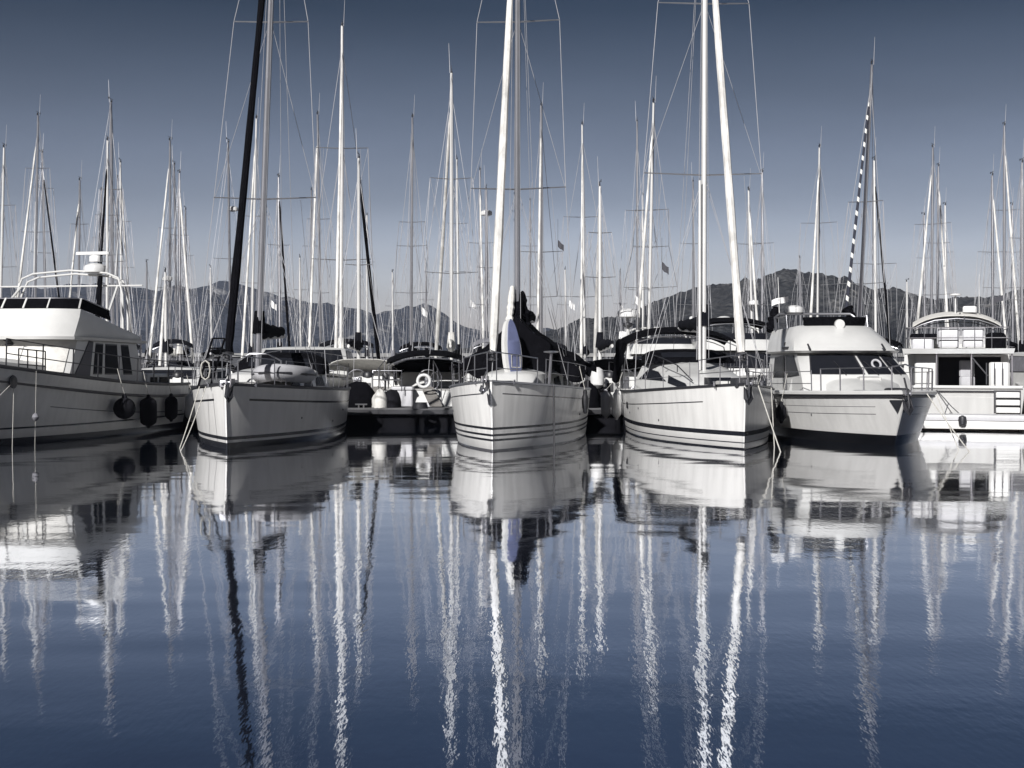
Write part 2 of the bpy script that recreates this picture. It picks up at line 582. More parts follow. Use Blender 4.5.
# ------------------------------------------------------------------ rig
def wob_tube(b, p0, p1, r0, r1, n=26, seed=0, amp=0.22):
    """Rolled sail: a tapering roll with uneven thickness."""
    P0, P1 = Vector(p0), Vector(p1)
    path, rs = [], []
    for i in range(n):
        k = i / (n - 1)
        path.append(P0.lerp(P1, k))
        rs.append((r0 + (r1 - r0) * k) * (1 + amp * noise.noise((k * 9.0 + seed, seed * 1.7, 0))))
    rs[0] *= 0.6; rs[-1] *= 0.4
    return b.tube(path, rs, 8)

def rig(root, mx, zd, h, spr, r, bow, stern, cw, my=0.0, lean=(0, 0), mcol='mast', furl=None, furl_r=0.07, head=0.94, wire=0.008, lean_rig=False, whip=True, seed=0, boom=None, vane=True, hi=10):
    """mast (> spreader, wind_vane, antenna), forestay / furled_jib, shroud x2, backstay."""
    def mp(z):
        k = (z - zd) / (h - zd)
        return (mx + lean[0] * k, my + lean[1] * k, z)
    mb = MB()
    zz = [zd + (h - zd) * i / 8 for i in range(9)]
    mb.tube([mp(z) for z in zz], [r] * 6 + [r * .93, r * .85, r * .72], hi, 0.74)
    mast = mb.build('mast', mcol, root)
    for z, hw in spr:
        c = mp(z)
        for sd in (1, -1):
            MB().tube([(c[0], c[1] + sd * r * .6, z), (c[0] - 0.12 * hw, c[1] + sd * hw, z + 0.05 * hw)], [r * .36, r * .24], 6, 0.6).build('spreader', 'alu', mast)
    t = mp(h)
    if vane:
        v = MB().tube([t, (t[0], t[1], h + .18)], 0.012, 5)
        v.tube([(t[0] - .25, t[1], h + .16), (t[0] + .3, t[1], h + .16)], 0.010, 5)
        v.box((t[0] - .34, t[1] - .006, h + .11), (t[0] - .24, t[1] + .006, h + .20))
        v.lathe([(0.0, 0), (0.03, .02), (0.03, .10), (0, .12)], (t[0] + .1, t[1], h), 8)
        v.build('wind_vane', 'trim', mast)
    if whip:
        MB().tube([(t[0] - .05, t[1] + .05, h), (t[0] - .05, t[1] + .09, h + 1.0)], [0.012, 0.006], 5).build('antenna', 'wire', mast)
    hp = mp(zd + (h - zd) * head)
    if furl:
        a, b_ = Vector(bow), Vector(hp)
        wob_tube(MB(), a.lerp(b_, 0.03), a.lerp(b_, 0.93), furl_r * 1.05, furl_r * 0.65, seed=seed).build('furled_jib', furl, root)
        dr = MB()
        dr.lathe([(0.02, 0), (0.11, .02), (0.11, .05), (.05, .06), (.05, .14), (.11, .15), (.11, .18), (.02, .2)], tuple(a.lerp(b_, 0.025)), 10)
        dr.build('furling_drum', 'trim', root)
    MB().tube([bow, hp], wire, 5).build('forestay', 'wire', root)
    MB().tube([stern, t], wire * .8, 5).build('backstay', 'wire', root)
    for sd in (1, -1):
        w = MB()
        pts = [(mx - 0.25, my + sd * cw, zd - 0.2)]
        for z, hw in spr:
            c = mp(z)
            pts.append((c[0] - .12 * hw, c[1] + sd * hw, z + .05 * hw))
        pts.append(hp)
        w.tube(pts, wire, 5)
        if spr:
            w.tube([(mx - 0.05, my + sd * cw * .93, zd - 0.2), (mp(spr[0][0])[0], mp(spr[0][0])[1] + sd * r * .5, spr[0][0] - .1)], wire * .8, 5)
            for k in range(0 if lean_rig else len(spr) - 1):
                lo, up_ = spr[k], spr[k + 1]
                c0, c1 = mp(lo[0]), mp(up_[0])
                w.tube([(c0[0] - .12 * lo[1], c0[1] + sd * lo[1], lo[0]), (c1[0], c1[1] + sd * r * .5, up_[0] - .1)], wire * .7, 4)
            w.tube([(mx + .35, my + sd * cw * .9, zd - .2), (mp(spr[0][0])[0], mp(spr[0][0])[1] + sd * r * .5, spr[0][0] - .25)], wire * .7, 4)
            c0 = mp(spr[0][0])
            w.tube([(mx - .3, my + sd * cw * .85, zd), (c0[0] - .1 * spr[0][1], c0[1] + sd * spr[0][1] * .7, spr[0][0])], wire * .55, 4)
        w.build('shroud', 'wire', root)
    hl = MB()
    for k, (dx, dy) in enumerate(((.16, .05),) if lean_rig else ((.16, .05), (-.16, -.06), (.2, -.1))):
        hl.tube([(mx + dx, my + dy * 2, zd + .3), (t[0] + dx * .4, t[1] + dy * .5, h - .3 - .2 * k)], wire * .7, 4)
    if boom:
        hl.tube([(mx - boom[0] + .1, my, boom[1] + .15), (t[0] - .1, t[1], h - .05)], wire * .7, 4)
    hl.build('halyard', 'wire', root)
    if boom:
        bl, bz, cover = boom
        k = mp(bz)
        e = (k[0] - bl, k[1], bz + 0.12)
        MB().tube([k, e], 0.06, 8, 0.7).build('boom', mcol, root)
        if cover:
            c = MB()
            path, rs = [], []
            for i in range(14):
                u = i / 13
                path.append((k[0] - 0.05 - (bl - .15) * u, k[1], bz + .12 * u + .16 - .07 * u + .02 * math.sin(u * 20 + seed)))
                rs.append((0.20 - .09 * u) * (1 + .12 * noise.noise((u * 8, seed, 3))))
            rs[0] *= .7; rs[-1] *= .4
            c.tube(path, rs, 10, 0.75)
            c.tube([(k[0] - .02, k[1], bz + .1), (k[0] - .06, k[1], bz + .62)], [.16, r + .02], 8)
            c.build('sail_cover', cover, root)
    return mast

def radome(parent, c, m='fwhite', r=0.3, hgt=0.2, name='radar_dome'):
    return MB().lathe([(r * .5, -hgt * .55), (r * .96, -hgt * .4), (r, 0), (r * .9, hgt * .3), (r * .5, hgt * .52), (0.01, hgt * .58)], c, 18).build(name, m, parent)

def arc_tube(b, c, w, h, r, n=14, x=None, plane='yz', lean=0.0):
    """An inverted U of tube across the boat at x = c[0]."""
    pts = []
    for i in range(n + 1):
        a = math.pi * i / n
        y = w * math.copysign(abs(math.cos(a)) ** 0.5, math.cos(a))
        z = h * math.sin(a) ** 0.5
        pts.append((c[0] + lean * z / h, c[1] + y, c[2] + z))
    return b.tube(pts, r, 6)

def bimini(root, x0, x1, w, z0, z1, m='black', sag=0.06, sides=0.0, frame='steel', arch=0.22):
    """Canvas roof over bent hoops; z1 = crown, z0 = foot of the frame."""
    g = []
    for i in range(9):
        u = i / 8
        x = x0 + (x1 - x0) * u
        dz = -0.16 * (2 * u - 1) ** 2 - (sag * abs(math.sin(u * math.pi * 2)) * .4)
        row = []
        for k in range(15):
            v = -1 + 2 * k / 14
            y = w * v
            z = z1 + dz - arch * abs(v) ** 2.6 - sides * max(0, abs(v) - .92) / .08
            row.append((x, y, z))
        g.append(row)
    o = MB().sheet(g, 0.02).build('bimini_canopy', m, root)
    f = MB()
    xm = (x0 + x1) / 2
    for x in (x0, xm, x1):
        zt = z1 - .05 - (0.16 if x != xm else 0)
        pts = [(xm, w, z0), (x, w * .985, zt - arch)] + [(x, w * v, zt - arch * abs(v) ** 2.6 - .02) for v in (.8, .5, 0, -.5, -.8)] + [(x, -w * .985, zt - arch), (xm, -w, z0)]
        f.tube(pts, 0.014, 6)
    f.build('bimini_frame', frame, o)
    return o

def sprayhood(root, x0, x1, w, z0, h, m='black'):
    """Folding hood: raked front, open aft, one clear window strip."""
    g = []
    for i in range(10):
        u = i / 9
        x = x0 + (x1 - x0) * u
        k = math.sin(min(1, u * 1.25) * math.pi / 2) ** 0.7
        row = []
        for j in range(13):
            a = math.pi * j / 12
            y = w * math.copysign(abs(math.cos(a)) ** .6, math.cos(a))
            row.append((x, y, z0 + h * k * math.sin(a) ** .6))
        g.append(row)
    o = MB().sheet(g, 0.015).build('sprayhood', m, root)
    gw = [[tuple(np.array(g[i][j]) + np.array((.012, 0, .02))) for j in range(4, 9)] for i in (1, 2, 3)]
    MB().sheet(gw, 0.006).build('clear_window', 'glass', o)
    return o

def pulpit(root, hull, hgt=0.55, t0=0.86, r=0.0115):
    b = MB()
    def up(t, sd, z): 
        x, y, zz = hull.sheer(t, sd)
        return (x, y * .93, zz + z)
    tip = hull.sheer(1)
    top = [up(t0, 1, hgt)] + [up(t0 + (1 - t0) * k, 1, hgt + .04 * k) for k in (.35, .7, .92)] + [(tip[0] + .12, 0, tip[2] + hgt + .07)] + [up(t0 + (1 - t0) * k, -1, hgt + .04 * k) for k in (.92, .7, .35)] + [up(t0, -1, hgt)]
    b.tube(top, r, 7)
    mid = [(p[0], p[1], p[2] - hgt * .45) for p in top[1:-1] if abs(p[1]) > 1e-4]
    for sd in (1, -1):
        for k in (0.0, .5, .9):
            t = t0 + (1 - t0) * k
            a = up(t, sd, 0); c = up(t, sd, hgt + .04 * k)
            b.tube([a, c], r, 6)
        b.tube([up(t0, sd, hgt * .5), up(t0 + (1 - t0) * .5, sd, hgt * .5), up(t0 + (1 - t0) * .9, sd, hgt * .5)], r * .8, 6)
    return b.build('pulpit', 'steel', root)

def guard_rails(root, hull, t0, t1, n, hgt=0.55, r=0.0095, wires=2, sides=(1, -1), m='steel', wr=0.005):
    for sd in sides:
        pts = []
        for i in range(n):
            t = t0 + (t1 - t0) * i / (n - 1)
            x, y, z = hull.sheer(t, sd)
            MB().tube([(x, y * .96, z), (x, y * .97, z + hgt)], r, 6).build('stanchion', m, root)
            pts.append((x, y * .97, z))
        b = MB()
        for k in range(wires):
            b.tube([(p[0], p[1], p[2] + hgt * (1 - k / wires) - .01) for p in pts], wr, 5)
        b.build('lifeline', m, root)

def anchor(root, c, m='trim', s=1.0, ang=-0.9):
    """Plough anchor hanging in a bow roller: shank, two flukes, roller cheeks."""
    b = MB()
    def rp(x, y, z):
        return (c[0] + s * (x * math.cos(ang) - z * math.sin(ang)), c[1] + s * y, c[2] + s * (x * math.sin(ang) + z * math.cos(ang)))
    b.tube([rp(-.45, 0, 0), rp(.05, 0, .02), rp(.30, 0, -.06), rp(.36, 0, -.16)], [.022 * s, .026 * s, .026 * s, .02 * s], 6)
    for sd in (1, -1):
        b.add([rp(.50, 0, -.20), rp(.33, sd * .12, -.17), rp(.02, sd * .10, -.14), rp(.10, 0, -.22), rp(.40, sd * .03, -.10), rp(.06, sd * .07, -.17)],
              [(0, 1, 3), (1, 2, 3), (0, 4, 1), (1, 4, 5), (1, 5, 2), (4, 3, 5), (2, 5, 3), (0, 3, 4)])
    o = b.build('anchor', m, root)
    rb = MB()
    for sd in (1, -1):
        rb.box((c[0] - .45 * s, c[1] + sd * .06 * s - .012, c[2] - .04), (c[0] + .06 * s, c[1] + sd * .06 * s + .012, c[2] + .07))
    rb.lathe([(.045, -.05), (.03, 0), (.045, .05)], (c[0] + .0, c[1], c[2]), 10, 'y')
    rb.build('bow_roller', 'steel', root)
    return o

def hatch(root, c, s=0.5, m='glass'):
    b = MB().rbox((c[0] - s / 2, c[1] - s / 2, c[2] - .05), (c[0] + s / 2, c[1] + s / 2, c[2] + .045), .02)
    o = b.build('deck_hatch', 'deck', root)
    MB().rbox((c[0] - s * .4, c[1] - s * .4, c[2] + .046), (c[0] + s * .4, c[1] + s * .4, c[2] + .056), .004).build('hatch_pane', m, o)

def cleat(root, c, s=1.0):
    b = MB()
    b.tube([(c[0] - .11 * s, c[1], c[2] + .06), (c[0] + .11 * s, c[1], c[2] + .06)], [.012, .012], 6)
    for k in (-.04, .04):
        b.tube([(c[0] + k * s, c[1], c[2] - .03), (c[0] + k * s, c[1], c[2] + .06)], .014, 6)
    b.build('cleat', 'steel', root)

def fender(top, length, r, label, m='fwhite', group=None, tie=None, ball=False):
    """Fender hanging under the point top; its lanyard is a part."""
    x, y, z = top
    b = MB()
    if ball:
        b.lathe([(.03, .06), (.06, .0)] + [(r * math.sin(math.pi * k / 12), -r - .02 + r * math.cos(math.pi * k / 12)) for k in range(1, 12)] + [(.02, -2 * r - .02)], (0, 0, 0), 18)
    else:
        b.lathe([(.02, .07), (.045, .05), (.05, 0), (r * .6, -.03), (r * .92, -.09), (r, -.18), (r, -length + .18), (r * .92, -length + .09), (r * .6, -length + .03), (.05, -length), (.03, -length - .05)], (0, 0, 0), 16)
    o = b.build('fender', m)
    o.location = (x, y, z)
    tag(o, label, 'fender', group)
    t = tie or (x, y, z + .5)
    MB().tube([(0, 0, .05), (t[0] - x, t[1] - y, t[2] - z)], .008, 5).build('lanyard', 'rope', o)
    return o

def rope(p0, p1, label, r=0.014, sag=0.0, m='rope', n=16):
    P0, P1 = Vector(p0), Vector(p1)
    pts = []
    for i in range(n):
        k = i / (n - 1)
        q = P0.lerp(P1, k)
        q.z -= sag * 4 * k * (1 - k)
        pts.append(q - P0)
    o = MB().tube(pts, r, 6).build('mooring_rope', m)
    o.location = P0
    return tag(o, label, 'mooring rope')

def outboard(parent, c, m='trim', s=1.0, name='outboard_motor'):
    b = MB()
    b.rbox((c[0] - .16 * s, c[1] - .13 * s, c[2]), (c[0] + .2 * s, c[1] + .13 * s, c[2] + .32 * s), .07 * s)
    b.tube([(c[0], c[1], c[2]), (c[0] - .03, c[1], c[2] - .6 * s)], [.08 * s, .05 * s], 8, .6)
    b.tube([(c[0] + .1, c[1], c[2] + .2 * s), (c[0] + .5 * s, c[1], c[2] + .28 * s)], .02 * s, 6)
    b.lathe([(.02, -.12), (.05, -.05), (.05, .1), (.02, .14)], (c[0] - .03, c[1], c[2] - .52 * s), 10, 'x')
    for a in range(3):
        w = a * 2.094
        b.box((c[0] - .16, c[1] + .08 * math.cos(w) - .03, c[2] - .52 * s + .08 * math.sin(w) - .03), (c[0] - .14, c[1] + .08 * math.cos(w) + .03, c[2] - .52 * s + .08 * math.sin(w) + .03))
    return b.build(name, m, parent)

#STRUCTURE
# ------------------------------------------------------------------ water, hills, quay
def water():
    g = MB()
    g.add([(-2500, -60, 0), (2500, -60, 0), (2500, 2200, 0), (-2500, 2200, 0)], [(0, 1, 2, 3)])
    m, nt, p = nodes_of('calm_harbour_water')
    L = nt.links
    tc = nt.nodes.new('ShaderNodeTexCoord')
    def noise_(sx, sy, detail, rough=0.55, dist=0.0):
        mp = nt.nodes.new('ShaderNodeMapping'); mp.inputs['Scale'].default_value = (sx, sy, 1)
        mp.inputs['Rotation'].default_value = (0, 0, R(6))
        L.new(tc.outputs['Object'], mp.inputs[0])
        n = nt.nodes.new('ShaderNodeTexNoise'); n.inputs['Scale'].default_value = 1.0
        n.inputs['Detail'].default_value = detail; n.inputs['Roughness'].default_value = rough; n.inputs['Distortion'].default_value = dist
        L.new(mp.outputs[0], n.inputs['Vector'])
        return n.outputs[0]
    ripple = noise_(4.2, 5.0, 2)            # hand-wide ripples
    fine = noise_(24.0, 6.0, 2)            # the small shiver on top
    swell = noise_(0.35, 0.9, 1)           # slow undulation
    patch = noise_(0.10, 0.22, 3)           # where a breath of wind touches the surface
    pm = nt.nodes.new('ShaderNodeMapRange')
    pm.inputs[1].default_value, pm.inputs[2].default_value, pm.inputs[3].default_value, pm.inputs[4].default_value = 0.38, 0.66, 0.25, 1.6
    L.new(patch, pm.inputs[0])
    h = math_node(nt, 'ADD', math_node(nt, 'MULTIPLY', ripple, 0.0006), math_node(nt, 'MULTIPLY', fine, 0.0006))
    h = math_node(nt, 'MULTIPLY', h, pm.outputs[0])
    h = math_node(nt, 'ADD', h, math_node(nt, 'MULTIPLY', swell, 0.006))
    bp = nt.nodes.new('ShaderNodeBump'); bp.inputs['Strength'].default_value = 1.0; bp.inputs['Distance'].default_value = 1.0
    L.new(h, bp.inputs['Height'])
    fr = nt.nodes.new('ShaderNodeFresnel'); fr.inputs['IOR'].default_value = 1.33
    L.new(bp.outputs[0], fr.inputs['Normal'])
    mr = nt.nodes.new('ShaderNodeMapRange')
    mr.inputs[1].default_value, mr.inputs[2].default_value, mr.inputs[3].default_value, mr.inputs[4].default_value = 0.03, 0.6, 0.86, 0.97
    L.new(fr.outputs[0], mr.inputs[0])
    gl = nt.nodes.new('ShaderNodeBsdfGlossy'); gl.inputs['Color'].default_value = (0.85, 0.895, 0.97, 1); gl.inputs['Roughness'].default_value = 0.042
    gm = nt.nodes.new('ShaderNodeMix'); gm.data_type = 'RGBA'
    gf = nt.nodes.new('ShaderNodeMapRange'); gf.inputs[1].default_value, gf.inputs[2].default_value = 0.10, 0.55
    L.new(fr.outputs[0], gf.inputs[0]); L.new(gf.outputs[0], gm.inputs['Factor'])
    gm.inputs['A'].default_value = (0.74, 0.81, 0.94, 1); gm.inputs['B'].default_value = (0.97, 0.975, 0.99, 1)
    L.new(gm.outputs['Result'], gl.inputs['Color'])
    L.new(bp.outputs[0], gl.inputs['Normal'])
    df = nt.nodes.new('ShaderNodeBsdfDiffuse'); df.inputs['Color'].default_value = (0.010, 0.020, 0.045, 1)
    mx = nt.nodes.new('ShaderNodeMixShader')
    L.new(mr.outputs[0], mx.inputs[0]); L.new(df.outputs[0], mx.inputs[1]); L.new(gl.outputs[0], mx.inputs[2])
    L.new(mx.outputs[0], nt.nodes['Material Output'].inputs['Surface'])
    o = g.build('water', m)
    return tag(o, 'calm dark blue harbour water holding long reflections of masts', 'water', kind='structure')
water()

def hill_mat(name, dark, light, rock, rock_amt, scale):
    m, nt, p = nodes_of(name)
    L = nt.links
    tc = nt.nodes.new('ShaderNodeTexCoord')
    vo = nt.nodes.new('ShaderNodeTexVoronoi'); vo.inputs['Scale'].default_value = scale; vo.inputs['Randomness'].default_value = 1
    L.new(tc.outputs['Object'], vo.inputs['Vector'])
    n = nt.nodes.new('ShaderNodeTexNoise'); n.inputs['Scale'].default_value = scale * .12; n.inputs['Detail'].default_value = 8; n.inputs['Roughness'].default_value = .65
    L.new(tc.outputs['Object'], n.inputs['Vector'])
    k = nt.nodes.new('ShaderNodeMix'); k.data_type = 'RGBA'
    k.inputs['A'].default_value = (*dark, 1); k.inputs['B'].default_value = (*light, 1)
    mr = nt.nodes.new('ShaderNodeMapRange'); mr.inputs[1].default_value, mr.inputs[2].default_value = .35, .7
    L.new(n.outputs[0], mr.inputs[0])
    L.new(math_node(nt, 'MULTIPLY', mr.outputs[0], math_node(nt, 'SUBTRACT', 1.0, vo.outputs['Distance'])), k.inputs['Factor'])
    n2 = nt.nodes.new('ShaderNodeTexNoise'); n2.inputs['Scale'].default_value = scale * .05; n2.inputs['Detail'].default_value = 9; n2.inputs['Roughness'].default_value = .75
    mp = nt.nodes.new('ShaderNodeMapping'); mp.inputs['Scale'].default_value = (1.5, 1, .8); mp.inputs['Location'].default_value = (3, 7, 1)
    L.new(tc.outputs['Object'], mp.inputs[0]); L.new(mp.outputs[0], n2.inputs['Vector'])
    mr2 = nt.nodes.new('ShaderNodeMapRange'); mr2.inputs[1].default_value, mr2.inputs[2].default_value = 1 - rock_amt - .05, 1 - rock_amt + .05
    L.new(n2.outputs[0], mr2.inputs[0])
    k2 = nt.nodes.new('ShaderNodeMix'); k2.data_type = 'RGBA'
    L.new(mr2.outputs[0], k2.inputs['Factor']); L.new(k.outputs['Result'], k2.inputs['A']); k2.inputs['B'].default_value = (*rock, 1)
    L.new(k2.outputs['Result'], p.inputs['Base Color'])
    p.inputs['Roughness'].default_value = 1; p.inputs['Specular IOR Level'].default_value = 0
    b = nt.nodes.new('ShaderNodeBump'); b.inputs['Distance'].default_value = 2.5 / max(scale * 6, .1); b.inputs['Strength'].default_value = .8
    L.new(math_node(nt, 'SUBTRACT', 1.0, vo.outputs['Distance']), b.inputs['Height'])
    L.new(b.outputs[0], p.inputs['Normal'])
    return m

def hills(name, prof, D0, D1, back, step, rows, m, rough, tree, label):
    """Ridge whose height along x comes from a skyline, rising from the shore at D0 to the crest at D1."""
    px = [a for a, _ in prof]; py = [b for _, b in prof]
    X0, X1 = world_x(px[0], D1), world_x(px[-1], D1)
    n = int((X1 - X0) / step) + 1
    ys = [D0 + (D1 - D0) * i / rows for i in range(rows + 1)] + [D1 + back * .35, D1 + back]
    b = MB()
    g = []
    for y in ys:
        row = []
        for i in range(n):
            x = X0 + step * i
            H = CZ + (HZ - np.interp(512 + x * F / D1, px, py)) * D1 / F
            k = (y - D0) / (D1 - D0)
            s_ = math.sin(min(k, 1) * math.pi / 2) ** 0.85 if k <= 1 else max(0, 1 - (y - D1) / back * .7)
            rid = noise.fractal((x / rough, y / rough, 3.3), 1.0, 2.0, 5)
            z = H * s_ + rid * H * .27 * math.sin(min(max(k, 0), 1) * math.pi) - (0.5 if k == 0 else 0)
            z += tree * (noise.noise((x / 5.0, y / 5.0, 1)) + .7 * noise.noise((x / 2.2, y / 2.2, 4))) * (1 if k > 0.02 else 0)
            row.append((x, y, max(z, -0.5)))
        g.append(row)
    nr = len(ys)
    b.v = [p for r_ in g for p in r_]
    b.f = [(i * n + j, i * n + j + 1, (i + 1) * n + j + 1, (i + 1) * n + j) for i in range(nr - 1) for j in range(n - 1)]
    o = b.build(name, m, ang=180)
    return tag(o, label, 'hills', kind='structure')

hills('mountains', [(-500, 300), (-200, 285), (0, 300), (60, 290), (110, 296), (130, 295), (150, 292), (175, 294), (192, 297), (200, 292), (208, 294), (225, 290), (237, 287), (250, 291), (268, 292), (280, 297), (292, 305), (302, 303), (315, 307), (335, 312),
      (352, 314), (370, 313), (390, 317), (400, 313), (412, 309), (428, 307), (436, 310), (447, 320), (456, 326), (470, 333), (500, 336), (540, 330), (600, 332), (700, 340), (1000, 345), (1500, 335)],
      1150, 1700, 700, 7.0, 46, hill_mat('far_scrub_rock', (0.012, 0.016, 0.026), (0.045, 0.050, 0.064), (0.24, 0.235, 0.23), 0.38, 0.16), 90, 1.5,
      'grey blue mountain range with pale rock scars beyond the left boats')
hills('hill', [(380, 364), (470, 349), (520, 338), (560, 330), (575, 323), (600, 324), (615, 318), (640, 311), (665, 303), (690, 294), (715, 288), (740, 287), (765, 284), (790, 284), (805, 286), (822, 292), (845, 296), (862, 303), (880, 310), (895, 313), (915, 307), (935, 302), (960, 304), (985, 299), (1005, 294), (1030, 288), (1100, 280), (1300, 270), (1600, 290)],
      520, 820, 420, 2.6, 60, hill_mat('scrub_hillside', (0.008, 0.009, 0.011), (0.10, 0.10, 0.10), (0.15, 0.145, 0.14), 0.36, 0.34), 60, 1.8,
      'scrub covered dark hill rising behind the right half of the marina')

def quay():
    b = MB()
    pts = [-95, -60, -30, 0, 30, 60, 95]
    b.box((-110, 150, -1), (110, 156, 2.55))
    for i in range(74):
        x = -110 + i * 3 + random.uniform(-.6, .6)
        r = random.uniform(.5, 1.1)
        b.rbox((x - r, 150 - random.uniform(.8, 2.2), -.8), (x + r, 149.97, random.uniform(.3, 1.2)), r * .3)
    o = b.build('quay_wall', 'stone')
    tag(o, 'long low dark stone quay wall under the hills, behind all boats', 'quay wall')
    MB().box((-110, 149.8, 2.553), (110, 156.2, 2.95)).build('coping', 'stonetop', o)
quay()

def pontoon(x0, x1, y0, y1, label):
    o = empty('pontoon', (x0, y0, 0), 0, label, 'pontoon')
    k = 0.8
    while k < x1 - x0:
        c = MB()
        c.tube([(k - .17, .28, .60), (k + .17, .28, .60)], [.022, .022], 6)
        for e in (-.07, .07):
            c.tube([(k + e, .28, .505), (k + e, .28, .60)], .022, 6)
        c.build('cleat', 'steel', o)
        k += 3.1
    n = max(1, int(round((x1 - x0) / 6)))
    w = (x1 - x0) / n
    for i in range(n):
        MB().rbox((i * w + .12, .12, -.45), ((i + 1) * w - .12, y1 - y0 - .12, .30), .05).build('float', 'float', o)
        MB().rbox((i * w + .01, 0.0, .304), ((i + 1) * w - .01, y1 - y0, .50), .02).build('deck_slab', 'concrete', o)
    MB().box((.0, -.07, .34), (x1 - x0, -.003, .46)).build('fender_strip', 'trim', o)
    return o
pontoon(-17.5, 12.6, 38.2, 40.6, 'front concrete pontoon at the sterns of the nearest boats')
pontoon(-42, 44, 57.5, 59.7, 'second concrete pontoon between the rows of masts behind')

def haze():
    b = MB().box((-2600, -80, -3), (2600, 2600, 115))
    m = bpy.data.materials.new('sea_air'); m.use_nodes = True
    nt = m.node_tree; nt.nodes.clear()
    out = nt.nodes.new('ShaderNodeOutputMaterial'); v = nt.nodes.new('ShaderNodeVolumePrincipled')
    v.inputs['Color'].default_value = (0.72, 0.80, 1.0, 1); v.inputs['Density'].default_value = 0.00011
    nt.links.new(v.outputs[0], out.inputs['Volume'])
    o = b.build('haze', m)
    tag(o, 'thin pale sea air that greys the far hills', 'haze', kind='stuff')
haze()
#BOATS
# ------------------------------------------------------------------ the nearest boats
def project(root, p):
    w = to_world(root, p)
    return 512 + F * w[0] / w[1], HZ - F * (w[2] - CZ) / w[1]

def t_for_px(root, hull, px, side):
    best = min((abs(project(root, hull.sheer(t / 200, side))[0] - px), t / 200) for t in range(0, 201))
    return best[1]

DARK = (0.014, 0.015, 0.020)

def cabin_trunk(root, x0, x1, w0, w1, z0, h, m='gel', name='coachroof', slope=0.5, wins=3, crown=.07, glass='glass'):
    hs_ = House([(z0 - .15, z0 - .15, x0, x1, w0, w1, .35), (z0 + h * .8, z0 + h, x0 - slope, x1 + .05, w0 * .82, w1 * .86, .3), (z0 + h * .92, z0 + h * 1.15, x0 - slope * 1.25, x1 + .08, w0 * .72, w1 * .78, .25)], 3)
    o = hs_.mesh(crown).build(name, m, root)
    for side in (stbd, port):
        for k in range(wins):
            a = .12 + .82 * k / wins
            b = a + .82 / wins * .8
            windows(hs_, [[(side(a + .04), .35), (side(b), .32), (side(b), .80), (side(a + .08), .72)]], o, glass=glass)
    return o, hs_

